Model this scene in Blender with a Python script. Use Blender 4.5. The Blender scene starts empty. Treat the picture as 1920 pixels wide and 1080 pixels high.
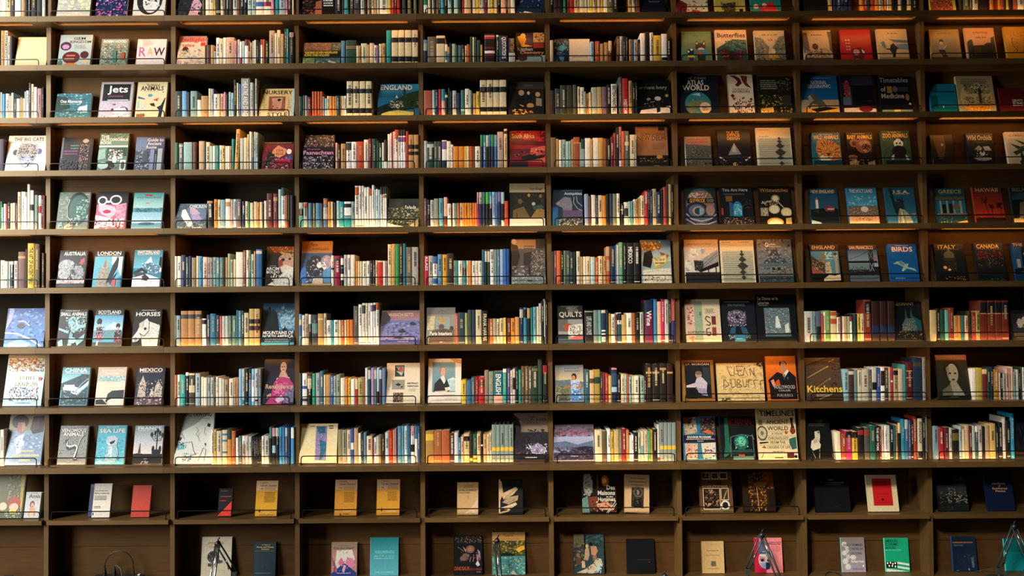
import bpy, math, random, colorsys
from mathutils import Vector

# ---------------------------------------------------------------- camera, world, lights, exposure
FPX, DIST = 1700.0, 5.5                       # focal length in pixels of the 1920 px frame, distance to the shelf fronts
PITCH, ROLL, YAW = math.radians(1.387), math.radians(-0.414), math.radians(0.059)
fwd = Vector((math.sin(YAW) * math.cos(PITCH), math.cos(YAW) * math.cos(PITCH), math.sin(PITCH)))
right0 = Vector((math.cos(YAW), -math.sin(YAW), 0))
up0 = right0.cross(fwd)
RIGHT = right0 * math.cos(ROLL) + up0 * math.sin(ROLL)
UP = -right0 * math.sin(ROLL) + up0 * math.cos(ROLL)
S = bpy.context.scene
C = S.collection
cam_d = bpy.data.cameras.new('camera')
cam_d.sensor_width = 36.0
cam_d.lens = FPX * 36.0 / 1920.0
cam_d.clip_end = 100
cam = bpy.data.objects.new('camera', cam_d)
C.objects.link(cam)
from mathutils import Matrix
m3 = Matrix((RIGHT, UP, -fwd)).transposed()
cam.matrix_world = Matrix.Translation((0, -DIST, 0)) @ m3.to_4x4()
S.camera = cam

W = bpy.data.worlds.new('world')
S.world = W
W.use_nodes = True
W.node_tree.nodes['Background'].inputs[0].default_value = (1.0, 0.80, 0.58, 1)
W.node_tree.nodes['Background'].inputs[1].default_value = 0.004

def area(name, loc, target, sx, sy, power, color, spread=180):
    d = bpy.data.lights.new(name, 'AREA')
    d.shape = 'RECTANGLE'; d.size = sx; d.size_y = sy; d.energy = power; d.color = color
    d.spread = math.radians(spread)
    o = bpy.data.objects.new(name, d); C.objects.link(o)
    o.location = loc
    o.rotation_euler = (Vector(target) - Vector(loc)).to_track_quat('-Z', 'Y').to_euler()
    return o
area('window_daylight', (-5.9, -3.1, 1.35), (-2.5, 0, -0.35), 1.8, 3.8, 330, (1.0, 0.97, 0.92), 130)
area('lower_right_fill', (-2.4, -6.6, 4.4), (1.6, 0, -1.9), 1.4, .8, 52, (1.0, 0.90, 0.74), 36)  # added fill light, no real fitting: brightens the lower right bays

S.view_settings.view_transform = 'Standard'
S.view_settings.look = 'None'
S.view_settings.gamma = 1.0
S.view_settings.use_curve_mapping = False
S.view_settings.exposure = 0.0
S.cycles.use_denoising = True
S.cycles.max_bounces = 5
S.cycles.transparent_max_bounces = 12
LED = 27.0                                    # strength of the strips under the shelves
LED_UP = 44.0                                  # strength of the strips behind the guards

# ---------------------------------------------------------------- helpers
def at(px, py, Y):
    """the point of the plane y = Y that the camera sees at pixel (px, py) of the 1920 x 1080 frame"""
    d = fwd + RIGHT * ((px - 960) / FPX) - UP * ((py - 540) / FPX)
    t = (Y + DIST) / d.y
    return Vector((0, -DIST, 0)) + d * t

def lin(c):
    return tuple((v / 12.92 if v <= 0.04045 else ((v + 0.055) / 1.055) ** 2.4) for v in c)
PAL = dict(w='ece8df', i='e9dfc8', c='d9c59a', t='b98d55', o='d9822b', O='b8501f', y='d9b53a', g='2f7a4d', G='1f4035', e='8fb09a',
           v='6d6a42', a='1c8a8a', s='a3c4bd', b='2f62a0', n='1a2a48', l='9cc4d6', r='b3262b', m='6a1f26', p='d08a9a', h='b3206a',
           u='7a5a92', k='15171a', x='3a3d3e', z='8c8c86', Z='b9b9b0', B='5f3c28', d='33241c', f='f0b090')
def rgb(s):
    h = s[1:] if s[0] == '#' else PAL[s]
    return tuple(int(h[j:j + 2], 16) / 255 for j in (0, 2, 4))
def col(s, mottle=0.0):
    return lin(rgb(s)) + (mottle,)

class MB:
    """collects polygons with a colour each and links them as ONE mesh object"""
    def __init__(s):
        s.v, s.f, s.c, s.m = [], [], [], []
    def poly(s, pts, c=(1, 1, 1, 1), m=0):
        n = len(s.v); s.v += [tuple(p) for p in pts]; s.f.append(tuple(range(n, n + len(pts)))); s.c.append(c); s.m.append(m)
    def box(s, x0, x1, y0, y1, z0, z1, c=(1, 1, 1, 1), m=0):
        n = len(s.v)
        s.v += [(x0, y0, z0), (x1, y0, z0), (x1, y1, z0), (x0, y1, z0), (x0, y0, z1), (x1, y0, z1), (x1, y1, z1), (x0, y1, z1)]
        for q in ((0, 1, 5, 4), (1, 2, 6, 5), (2, 3, 7, 6), (3, 0, 4, 7), (4, 5, 6, 7), (3, 2, 1, 0)):
            s.f.append(tuple(n + j for j in q)); s.c.append(c); s.m.append(m)
    def prism(s, plan, z0, z1, c, m=0):
        """closed upright prism over a counter-clockwise plan polygon"""
        n = len(s.v); k = len(plan)
        s.v += [(x, y, z0) for x, y in plan] + [(x, y, z1) for x, y in plan]
        for j in range(k):
            s.f.append((n + j, n + (j + 1) % k, n + k + (j + 1) % k, n + k + j)); s.c.append(c); s.m.append(m)
        s.f.append(tuple(n + k + j for j in range(k))); s.c.append(c); s.m.append(m)
        s.f.append(tuple(n + j for j in reversed(range(k)))); s.c.append(c); s.m.append(m)
    def tube(s, pts, r, seg=8, c=(1, 1, 1, 1), m=0, caps=True):
        pts = [Vector(p) for p in pts]
        rr = r if isinstance(r, (list, tuple)) else [r] * len(pts)
        n = len(s.v); prev = None
        for j, p in enumerate(pts):
            t = (pts[min(j + 1, len(pts) - 1)] - pts[max(j - 1, 0)]).normalized()
            a = prev if prev is not None else (Vector((0, 0, 1)) if abs(t.z) < .9 else Vector((1, 0, 0)))
            a = (a - t * a.dot(t)).normalized(); prev = a; b = t.cross(a)
            for q in range(seg):
                w = 2 * math.pi * q / seg
                s.v.append(tuple(p + (a * math.cos(w) + b * math.sin(w)) * rr[j]))
        for j in range(len(pts) - 1):
            for q in range(seg):
                s.f.append((n + j * seg + q, n + j * seg + (q + 1) % seg, n + (j + 1) * seg + (q + 1) % seg, n + (j + 1) * seg + q)); s.c.append(c); s.m.append(m)
        if caps:
            s.f.append(tuple(n + q for q in reversed(range(seg)))); s.c.append(c); s.m.append(m)
            e = n + (len(pts) - 1) * seg
            s.f.append(tuple(e + q for q in range(seg))); s.c.append(c); s.m.append(m)
    def build(s, name, mats, parent=None, smooth=False, attr=True):
        me = bpy.data.meshes.new(name)
        me.from_pydata(s.v, [], s.f)
        mats = mats if isinstance(mats, (list, tuple)) else [mats]
        for q in mats: me.materials.append(q)
        if len(mats) > 1: me.polygons.foreach_set('material_index', s.m)
        if attr:
            A = me.color_attributes.new('print', 'FLOAT_COLOR', 'CORNER')
            out = []
            for f, c in zip(s.f, s.c):
                if isinstance(c[0], (tuple, list)):
                    for q in c: out += q
                else:
                    out += list(c) * len(f)
            A.data.foreach_set('color', out)
        if smooth: me.polygons.foreach_set('use_smooth', [True] * len(s.f))
        o = bpy.data.objects.new(name, me); C.objects.link(o)
        if parent: o.parent = parent
        return o

def thing(name, label, cat, loc, group=None, rot=(0, 0, 0)):
    o = bpy.data.objects.new(name, None); C.objects.link(o)
    o.empty_display_size = .02
    o.location = loc; o.rotation_euler = rot
    o['label'] = label; o['category'] = cat
    if group: o['group'] = group
    return o

# ---------------------------------------------------------------- materials
def mat(name):
    m = bpy.data.materials.new(name); m.use_nodes = True
    return m, m.node_tree, m.node_tree.nodes['Principled BSDF']
def plain(name, c, rough=.5, metal=0.0, spec=.5):
    m, t, b = mat(name)
    n = t.nodes.new('ShaderNodeTexNoise'); n.inputs['Scale'].default_value = 35; n.inputs['Detail'].default_value = 3
    co = t.nodes.new('ShaderNodeTexCoord'); t.links.new(co.outputs['Object'], n.inputs['Vector'])
    r = t.nodes.new('ShaderNodeMapRange'); r.inputs[3].default_value = rough * .85; r.inputs[4].default_value = min(1, rough * 1.15)
    t.links.new(n.outputs[0], r.inputs[0]); t.links.new(r.outputs[0], b.inputs['Roughness'])
    b.inputs['Base Color'].default_value = lin(c) + (1,)
    b.inputs['Metallic'].default_value = metal; b.inputs['Specular IOR Level'].default_value = spec
    return m
def printed(name, rough, scale, lo, spec=.5):
    """printed paper: the colour of the print, a little uneven; where the print is a photograph or painting (alpha) it is finely mottled"""
    m, t, b = mat(name)
    a = t.nodes.new('ShaderNodeAttribute'); a.attribute_name = 'print'
    co = t.nodes.new('ShaderNodeTexCoord')
    def tex(sc, det, ro, l0, l1, lo, hi):
        n = t.nodes.new('ShaderNodeTexNoise'); n.inputs['Scale'].default_value = sc; n.inputs['Detail'].default_value = det; n.inputs['Roughness'].default_value = ro
        r = t.nodes.new('ShaderNodeMapRange'); r.inputs[1].default_value = l0; r.inputs[2].default_value = l1; r.inputs[3].default_value = lo; r.inputs[4].default_value = hi
        t.links.new(co.outputs['Object'], n.inputs['Vector']); t.links.new(n.outputs[0], r.inputs[0])
        return r.outputs[0]
    base = tex(scale, 5, .5, .3, .7, lo, 1.04)
    mot = tex(120, 7, .72, .34, .66, .52, 1.36)
    f = t.nodes.new('ShaderNodeMix'); f.data_type = 'FLOAT'
    t.links.new(a.outputs['Alpha'], f.inputs[0]); t.links.new(base, f.inputs[2]); t.links.new(mot, f.inputs[3])
    x = t.nodes.new('ShaderNodeMix'); x.data_type = 'RGBA'; x.blend_type = 'MULTIPLY'; x.inputs[0].default_value = 1
    t.links.new(a.outputs['Color'], x.inputs[6]); t.links.new(f.outputs[0], x.inputs[7]); t.links.new(x.outputs[2], b.inputs['Base Color'])
    b.inputs['Roughness'].default_value = rough; b.inputs['Specular IOR Level'].default_value = spec
    return m
def wood(name, c1, c2, rough, stretch, spec=.25):
    m, t, b = mat(name)
    co = t.nodes.new('ShaderNodeTexCoord')
    mp = t.nodes.new('ShaderNodeMapping'); mp.inputs['Scale'].default_value = stretch
    n = t.nodes.new('ShaderNodeTexNoise'); n.inputs['Scale'].default_value = 9; n.inputs['Detail'].default_value = 8; n.inputs['Distortion'].default_value = .6
    n2 = t.nodes.new('ShaderNodeTexNoise'); n2.inputs['Scale'].default_value = 1.7; n2.inputs['Detail'].default_value = 3
    ad = t.nodes.new('ShaderNodeMath'); ad.operation = 'ADD'
    r = t.nodes.new('ShaderNodeValToRGB')
    r.color_ramp.elements[0].position = .62; r.color_ramp.elements[1].position = 1.35
    r.color_ramp.elements[0].position = .35; r.color_ramp.elements[1].position = .65
    hv = t.nodes.new('ShaderNodeMath'); hv.operation = 'MULTIPLY'; hv.inputs[1].default_value = .5
    r.color_ramp.elements[0].color = lin(c1) + (1,); r.color_ramp.elements[1].color = lin(c2) + (1,)
    t.links.new(co.outputs['Object'], mp.inputs[0]); t.links.new(mp.outputs[0], n.inputs['Vector']); t.links.new(co.outputs['Object'], n2.inputs['Vector'])
    t.links.new(n.outputs[0], ad.inputs[0]); t.links.new(n2.outputs[0], ad.inputs[1]); t.links.new(ad.outputs[0], hv.inputs[0])
    t.links.new(hv.outputs[0], r.inputs[0])
    oi = t.nodes.new('ShaderNodeObjectInfo'); rr = t.nodes.new('ShaderNodeMapRange'); rr.inputs[3].default_value = .8; rr.inputs[4].default_value = 1.2
    mu = t.nodes.new('ShaderNodeMix'); mu.data_type = 'RGBA'; mu.blend_type = 'MULTIPLY'; mu.inputs[0].default_value = 1          # each board its own tint
    t.links.new(oi.outputs['Random'], rr.inputs[0]); t.links.new(r.outputs[0], mu.inputs[6]); t.links.new(rr.outputs[0], mu.inputs[7]); t.links.new(mu.outputs[2], b.inputs['Base Color'])
    bp = t.nodes.new('ShaderNodeBump'); bp.inputs['Strength'].default_value = .15; bp.inputs['Distance'].default_value = .002
    t.links.new(n.outputs[0], bp.inputs['Height']); t.links.new(bp.outputs[0], b.inputs['Normal'])
    b.inputs['Roughness'].default_value = rough; b.inputs['Specular IOR Level'].default_value = spec; b.inputs['Specular Tint'].default_value = (1, .80, .52, 1)
    return m
hexc = lambda h: tuple(int(h[j:j + 2], 16) / 255 for j in (0, 2, 4))
M_PRINT = printed('printed_jacket', .34, 90, .84, .3)
M_SPINE = printed('spine_cloth', .5, 70, .82, .3)
M_WOOD = wood('stained_oak', hexc('4a351b'), hexc('5c4526'), .46, (1.2, 8, 14), .8)
M_WOODV = wood('stained_oak_upright', hexc('4a351b'), hexc('5c4526'), .46, (14, 8, 1.2), .8)
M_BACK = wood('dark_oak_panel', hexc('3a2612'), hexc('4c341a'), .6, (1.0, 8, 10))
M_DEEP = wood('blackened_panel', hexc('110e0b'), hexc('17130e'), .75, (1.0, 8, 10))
M_WIRE = plain('black_wire', hexc('141616'), .35, .3)
M_BLACK = plain('black_plastic', hexc('16181a'), .4)
M_STEEL = plain('brushed_steel', hexc('c8ccca'), .28, 1.0)
M_DKSTEEL = plain('dark_enamel', hexc('36403e'), .35, .3)
M_WHITE = plain('white_plastic', hexc('dcdcd6'), .4)
M_FLOOR = wood('floor_boards', hexc('4a3826'), hexc('5a452e'), .5, (1, 9, 1))
m, t, b = mat('page_edges'); M_PAGE = m
wv = t.nodes.new('ShaderNodeTexNoise'); wv.inputs['Scale'].default_value = 60; wv.inputs['Detail'].default_value = 4
rp = t.nodes.new('ShaderNodeValToRGB'); rp.color_ramp.elements[0].color = lin(hexc('b8a886')) + (1,); rp.color_ramp.elements[1].color = lin(hexc('e6dcc4')) + (1,)
co = t.nodes.new('ShaderNodeTexCoord'); mp = t.nodes.new('ShaderNodeMapping'); mp.inputs['Scale'].default_value = (12, 12, .3)
t.links.new(co.outputs['Object'], mp.inputs[0]); t.links.new(mp.outputs[0], wv.inputs['Vector']); t.links.new(wv.outputs[0], rp.inputs[0]); t.links.new(rp.outputs[0], b.inputs['Base Color'])
b.inputs['Roughness'].default_value = .8
def glow(name, c, s):
    m, t, b = mat(name)
    b.inputs['Base Color'].default_value = (.8, .7, .5, 1)
    b.inputs['Emission Color'].default_value = c + (1,); b.inputs['Emission Strength'].default_value = s
    return m
WARM = (1.0, .42, .10)
M_LED = glow('warm_led', WARM, LED)
M_LEDUP = glow('warm_led_upper', (1.0, .56, .2), LED_UP)

# ---------------------------------------------------------------- what stands where, read off the photograph bay by bay
# B row column, F face-out book, S books spine out; F: cover colour | short name | label | printed design, a few with light painted in (foot haze or glow, orange top, lit corner)
DATA = r"""
B 0 0 0 0 5.647 155 @ the upright by the pale blossom cover
S 0 20 -250 w;20 65 -250 i;65 110 -200 c;110 155 -240 d t;155 222 -180 #b9cdd0;222 262 -210 t;262 290 -200 k;292 325 -220 k t;325 382 -240 k t;385 442 -250 k;445 475 -260 w;475 490 -240 v
B 0 1 0 0 5.647 158
F 590 940 -230 #b9b9ae w|pale blossom|face-out book with pale yellow blossom on a grey cover|N 0 0 100 70 26 16 #d8d2a8,#cfcfc6,#e6dfae,#a8aaa4;R 0 82 100 100 #d8d4c8;P #c6c6bc 0,82 60,76 100,84 100,90 0,88
F 1000 1330 -230 n|pink flower|navy face-out book scattered with pink flowers|N 0 0 100 100 60 8 #2f4a80,#1f3060,#3a5a90;N 0 20 100 100 26 9 #d060b0,#e08ac8,#b04a98
F 1395 1735 -200 #d8d6d0|greyscale portrait|pale face-out book with a dark greyscale portrait and small lettering below|E 50 40 40 45 #2a2a2a;E 55 45 26 34 #e0dedb;N 20 0 90 60 14 14 #4a4a48,#1f1f1f,#bdbbb6;T 30 88 85 98 k GRETA GARBO;P #c4a894 0,100 30,84 60,100
B 0 2 310 0 7.385 212
F 160 510 -300 #24282a|pink rose|dark grey face-out book with a pink rose shape at the top left shelf|N 0 0 100 100 20 14 #33383a,#1a1d1f;P #d0a0b0 40,100 50,70 60,45 75,40 95,60 80,85 100,92 100,100;N 50 50 90 80 8 9 #8a5a70,#e8c0cc,#40303a
S 515 535 -280 v;555 610 -290 i;612 672 -250 c t;672 695 -260 y;700 765 -250 k b.7.78z;765 805 -260 c;805 830 -240 x;835 880 -280 k t;880 930 -230 d;935 995 -240 Z;1000 1035 -250 B;1035 1085 -260 k t;1085 1135 -280 k t;1140 1190 -250 s;1195 1250 -250 s;1255 1362 -270 i b.48.61b;1365 1465 -270 i b.48.61r;1465 1505 -240 p;1520 1570 -250 a;1575 1660 -260 #9aa6b0 t;1665 1690 -270 p;1695 1740 -240 d;1755 1790 -280 c
B 0 3 540 0 7.385 197
F 190 650 -230 #1a1513|brown portrait|dark face-out book with a red-brown figure and white print on the top shelf|N 0 40 60 100 14 12 #6a3a2a,#3a2018,#8a4a34;P #a05a48 40,45 58,40 60,100 40,100;L 62 30 96 62 4 w;N 45 85 95 100 8 8 #5a4038,#c0a090
S 655 740 -200 k;750 765 -250 B;775 835 -250 a t;855 910 -230 d;915 995 -260 x;1005 1055 -240 Z t;1060 1095 -220 k;1100 1125 -230 t;1125 1150 -230 G;1150 1190 -230 c t;1195 1225 -220 t;1230 1260 -250 Z;1270 1385 -240 i t;1385 1425 -240 y;1430 1470 -230 r;1475 1505 -230 m;1510 1550 -230 r;1580 1630 -260 x;1655 1705 -260 v;1740 1780 -260 v
B 0 4 780 0 7.385 180
F 1390 1780 -250 n|white swirl|navy face-out book with a white swirl low on the cover|N 0 0 100 70 24 9 #22386a,#101a34,#8a94b4;P #c8c4c0 10,95 30,80 60,86 85,92 80,98 20,99;N 5 82 50 98 8 6 #d8d4d8,#5a5a88
S 105 155 -250 g b.55.78w;165 200 -240 c;200 220 -200 k;220 245 -210 Z;250 280 -220 d;280 300 -230 t;305 335 -200 k;340 385 -100 #3f9fb8;390 430 -220 k;440 490 -230 s;495 520 -200 k;525 580 -240 s;580 625 -230 G;640 665 -200 r;668 725 -230 c;725 760 -230 t;760 780 -200 k;783 830 -220 c;830 880 -230 y;880 905 -220 c;905 945 -240 Z;945 990 -230 m;995 1035 -220 c;1035 1080 -220 y;1080 1125 -230 c;1130 1165 -240 k t;1175 1245 -230 f;1250 1270 -220 k;1275 1310 -230 t;1310 1368 -240 i
B 0 5 1020 0 7.385 175
F 1340 1690 -240 #0f1420|plain navy|very dark navy face-out book on the top shelf beside a run of cream spines|N 0 0 100 100 16 12 #141c2e,#0c1018;L 30 40 80 55 2 #5a6070
S 75 130 -230 k t;135 200 -240 d;200 265 -230 k;268 305 -220 g;322 355 -230 m;358 418 -220 r;420 460 -230 c;460 490 -220 t;493 560 -240 c;563 600 -230 c;603 640 -230 c;640 675 -220 y;675 715 -230 c;715 740 -220 t;740 780 -230 c;780 820 -230 y;822 880 -220 i;885 950 -230 v t;955 1020 -240 k t;1170 1215 -220 t;1220 1260 -200 Z;1270 1325 -230 B
B 0 6 1255 0 7.385 168
F 105 540 -260 #c8c4a0 #7a6a60|cream and maroon|picture book with a maroon corner and red shapes on cream|P m 0,40 35,60 30,100 0,100;N 35 50 100 100 16 9 #c23a30,#d8d4a0,#3f5a60,#20201c,#d05a4a;E 62 88 16 7 r
F 640 1060 -260 #b0a24a|olive animal|olive yellow picture book with a dark shaggy figure|P #3a3020 25,60 70,55 65,85 72,100 35,100 30,85;N 20 55 80 100 20 8 #55452a,#2a2218,#8a7a3a;R 80 78 92 100 k;N 0 85 30 100 8 7 #d8c860,#1f1f18
F 1140 1555 -260 #1f7a68|red robe|teal picture book with a figure in a red robe|P r 35,60 75,55 85,80 98,92 95,100 50,100 30,85;E 17 70 9 8 f;E 45 66 8 7 f;P #c04048 40,78 90,82 96,92 50,90
B 0 7 1490 0 7.385 148
F 150 460 -260 k|black|plain black face-out book with one line of print on the top shelf|L 50 92 82 97 1 #8a8a88
S 475 520 -220 t;540 578 -240 n;585 635 -240 n t;640 685 -240 n;690 735 -240 n t;740 790 -240 n;835 885 105 t;915 955 -200 o;960 1005 -210 r;1010 1045 -200 G;1050 1105 -210 O;1115 1165 -200 o;1170 1200 -200 Z;1205 1235 -210 t;1245 1275 -210 o;1280 1310 -200 Z;1312 1345 -200 y;1350 1425 -220 k;1430 1478 -220 c;1480 1550 -220 k;1555 1615 -220 c t;1625 1700 -230 k
B 0 8 1720 0 8 125
F 210 590 -250 #a8492f y|orange scene|orange and red picture book with a yellow edge on the top shelf|N 0 40 100 100 34 9 #c8603a,#7a2f28,#d89a5a,#55404a;R 88 30 100 100 y
S 640 690 -200 d;690 775 -210 v;780 825 -210 B;835 910 -220 c t;915 1050 -210 d;1095 1145 -200 o;1225 1262 -200 o;1265 1300 -210 O;1300 1330 -210 d;1335 1375 -210 y;1380 1435 -210 d;1440 1505 -220 O;1510 1600 -220 i t
B 1 0 0 0 5.647 672
F 150 480 335 #e0cf9f|plain cream|plain cream face-out book leaning beside the left upright, no lettering|P #d0bd88 0,100 100,96 100,100
S 8 42 258 t;42 78 258 #d8cfc2 T.05.7k PAPERMAKING;80 102 315 Z;102 128 315 k
B 1 1 0 0 5.647 675
F 600 945 315 #9fb3b0|Gem Kingdom|grey-green face-out book titled GEM KINGDOM with cut red gems|T 42 7 78 15 k GEM;T 32 17 96 25 k KINGDOM;L 45 30 85 42 3 #5a6866;E 20 34 17 13 #4a2a40;E 20 36 11 7 #b08ab0;E 40 68 27 18 #5a1c1c;R 25 60 52 64 #c86a5a;R 20 70 50 75 #e0a090;E 80 60 13 11 #4a1f28;E 40 92 22 8 #c8782a;E 85 80 9 8 #c8b088;E 8 85 7 10 #4a6a60
F 1045 1330 365 #7a8a78|archers|picture-covered face-out book with a crowd of archers and white heading|T 8 4 92 13 w ROBIN HOOD;N 2 18 98 75 60 7 #c8b8a0,#3a3a34,#8a5a48,#4f7f78,#d8d0c0,#5a2f28;N 2 70 98 100 20 8 #5a8a7a,#4a6a60;P #3f7068 45,40 60,40 62,80 50,82;R 80 48 92 75 #a0482f
F 1430 1740 370 #ddd0c8|RAW|pale face-out book titled RAW in spotted letters|P #c8b8a8 15,0 40,0 55,18 20,28;T 8 28 32 60 #b06a90 R;T 36 30 56 58 #e0a870 A;T 58 30 96 58 #3a2f34 W;L 15 66 78 70 1 #6a5a58;R 0 90 100 94 #a08878
B 1 2 310 0 7.385 885
F 150 540 445 #d8c0a0|Twilight Tales|face-out book titled twilight tales in red letters over birds|P #a87868 0,0 100,0 100,18 0,20;T 8 4 94 22 #c82a20 twilight;T 14 24 58 34 #c82a20 tales;R 80 20 98 32 #d8301f;E 27 42 11 8 #4a2a20;N 5 40 95 80 26 9 #e8dcc0,#8a9aa0,#d8a050,#5f8080,#c8b0a8;P p 0,75 15,80 12,100 0,100;N 10 80 98 100 10 10 #d8c8d0,#a0a098
S 525 560 562 v;565 622 562 B;625 670 562 t;672 700 650 Z;700 748 462 w t;748 798 472 c t;798 845 460 i;845 955 458 #c9a080 t;955 985 505 p;1000 1027 488 Z;1027 1058 518 w b.6.98h;1060 1095 510 s;1100 1150 490 w b.0.22m;1155 1172 650 t;1172 1205 535 t;1205 1232 510 Z;1232 1255 498 i;1256 1290 500 k t;1290 1312 535 k;1318 1345 490 w b.0.2r;1348 1375 490 O;1380 1430 510 k;1437 1515 368 #a09080;1515 1545 405 c;1545 1595 362 c t;1600 1640 415 t;1650 1675 345 G;1675 1705 345 a;1715 1785 395 k b.0.13#9a7a70
B 1 3 540 0 7.385 868
F 200 720 540 #2a3026|Flying over Holland|face-out landscape book titled in yellow FLYING OVER HOLLAND with aerial photos|R 2 0 74 34 #7a4a38;N 2 0 74 32 20 8 #a85a40,#4a4a34,#8a7a5a;R 76 0 100 34 #4a4f3c;N 76 2 100 32 8 7 #8a8a70,#2f3a30;R 0 34 100 58 k;T 4 37 92 46 y VLIEGEND BOVEN NEDERLAND;T 4 48 70 57 y FLYING OVER HOLLAND;R 0 60 32 100 #6a7a48;R 34 60 100 100 #3f5f58;N 0 60 32 100 8 9 #a8a880,#4a5a38;N 34 60 100 100 16 10 #5a7f78,#8aa098,#2f4a44;P #c0c0b0 70,75 100,90 98,94 66,80
S 735 790 498 #4f7a94;800 945 490 G b.22.24t b.28.3t;948 978 570 c;978 1010 570 t;1010 1095 537 #c9c7a0;1095 1128 555 t;1130 1188 535 c b.95.99r;1190 1225 562 i t;1225 1255 565 u;1258 1300 545 c l-2;1303 1350 538 t l-2;1365 1430 360 a l-2;1435 1526 358 c b.2.335k b.725.855k;1530 1613 358 c b.2.335k b.725.855k;1620 1713 358 c b.2.335k b.725.855k;1720 1810 358 c b.2.335k b.725.855k
B 1 4 780 0 7.385 860
F 1385 1790 405 #150f18|Kitchen Chemistry|dark face-out book titled Kitchen Chemistry with a spilling hand|R 35 0 58 45 #2a1838;R 60 0 98 30 #b88a50;N 60 0 98 28 14 8 #e0c080,#2a2018,#a06a30;P #e0962a 5,12 30,5 36,20 30,36 58,42 20,44;E 25 10 9 8 y;R 60 32 96 48 #8a2a20;T 6 46 58 56 #b0a8a0 Kitchen;T 14 57 96 68 #c88a4a Chemistry;R 38 70 100 100 #7f9590;R 0 84 100 100 #7f9590;E 22 78 15 10 #3a2a24
S 105 155 485 #5f86a0 b.14.4e b.4.95n;160 280 443 #6a5a45;283 400 430 c b.08.26k;400 435 550 w b.3.7#4f7f98;437 465 585 #4a6a80 b.0.35o;465 490 540 k;500 548 545 e;548 580 560 G;585 630 565 #3f6a70;632 670 560 d t;680 703 570 c t;705 745 552 O;748 780 448 G;785 805 455 c;810 840 455 G;845 893 495 G;893 920 560 t;950 1090 410 k b.05.09p b.11.15r b.4.46m b.52.6w b.62.72m b.85.95u;1112 1148 425 G b.0.06c;1155 1270 435 n b.85.99l T.05.75w QUOTATIONS;1285 1375 470 k b.52.98Z T.02.48t BRITISH
B 1 5 1020 0 7.385 848
F 140 345 485 #12202e|teal dancers|dark navy face-out book with pale teal figures|N 0 5 100 45 18 14 #3f7f98,#16303f,#5a9ab0;P #4f90a8 5,38 50,25 95,32 60,48;N 20 50 80 65 8 10 #4f8aa0,#1a3a4a;P #3f7f98 35,68 70,70 60,100 45,90;N 10 80 90 100 10 9 #2a6080,#16303f
F 355 640 490 #d8c8ad|small sand-coloured|square sand-coloured face-out book with two faint lines of print|L 10 62 90 73 2 #7a6a5a;R 0 84 100 86 #c0b08f;L 25 88 75 91 1 #9a8a78
S 78 130 490 #c8b494;640 690 515 l;710 770 510 O;780 825 545 t;833 890 525 t;895 940 505 B b.0.4c;1005 1048 445 B;1050 1088 445 Z;1090 1130 445 n;1135 1160 460 x;1180 1206 490 o;1208 1240 490 b;1242 1300 490 #b8ad98 t;1305 1333 490 k;1335 1400 405 w;1400 1462 385 k;1465 1515 395 w T.02.7k GEORG JENSEN;1520 1625 435 y t;1630 1705 415 w b.75.85k;1710 1750 480 k t
B 1 6 1255 0 7.385 835
F 185 600 378 #5d7d58|green fox|green picture book showing a standing fox in a blue jacket|L 36 12 62 15 1 #2a3a28;P #3a2f24 45,50 50,28 58,36 70,36 78,27 80,50 72,58 62,64 52,58;P #d8d0b8 52,55 60,50 68,50 76,54 64,66;P c 49,40 51,32 55,38;P c 72,38 77,32 76,42;P #3f7f9a 42,62 55,56 80,56 88,66 82,76 46,74;P O 52,62 66,62 66,74 50,74;P #22302a 50,74 78,74 76,92 54,92;P #1f2a3a 16,60 24,54 40,58 40,72 20,72;E 22 62 3 3 w;E 32 56 4 3 w;P y 18,72 40,70 42,80 20,80;P #24344a 22,80 38,80 36,96 24,96
F 660 1095 358 #d8b890|Butterflies|face-out book titled Butterflies over a dark red butterfly on teal leaves|T 6 9 96 23 #3a1a14 Butterflies;L 15 26 60 28 1 #8a6a50;P #1f4a48 30,40 55,28 98,30 100,100 2,100 2,55;N 30 32 98 60 18 12 #2f6a64,#173a3a,#3f7a70;P #3a1c20 5,60 30,56 48,64 58,66 78,60 92,66 80,85 60,95 45,98 25,88 12,75;N 12 60 40 82 8 5 #b05a60,#c87a50,#7a2f38;N 65 62 90 82 8 5 #b05a70,#8a3a48;R 44 64 54 98 #151a1c
F 1205 1625 372 #c0ad84|On a Cliff|tan picture book titled ON A CLIFF with two children below grey rocks|T 25 11 76 16 #4a3422 ON A CLIFF;T 44 23 62 32 #b03a28 ick;P #6f7466 0,20 22,22 40,44 48,50 30,100 0,100;P #6f7466 100,15 80,20 68,40 58,50 70,100 100,100;N 0 25 36 95 20 9 #585e54,#8a8c78,#484c44;N 66 25 100 95 20 9 #585e54,#8a8c78,#484c44;E 34 66 7 8 #a08040;E 60 64 7 7 #d8c8a0;P #a8842f 28,72 42,72 42,84 28,84;P #b8922f 54,72 74,72 78,84 54,84;N 0 84 100 100 26 7 #3a3d36,#6a6c5e,#8a8a70
B 1 7 1490 0 7.385 825
F 145 540 362 #c4a478|little figures|tan picture book with grey walls and a group of little figures|P #55504a 0,8 16,8 18,30 22,60 0,70;P #55504a 86,5 100,5 100,70 92,60 90,25;L 28 12 74 18 1 #5a3a22;L 44 25 56 30 1 O;N 5 55 95 84 34 7 #7a4a34,#3a2c24,#c8b090,#5a4a3c;E 40 50 10 9 #4a3022;R 0 84 100 100 #4a4438;N 0 84 100 100 10 8 #5f5848,#38342c
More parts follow.
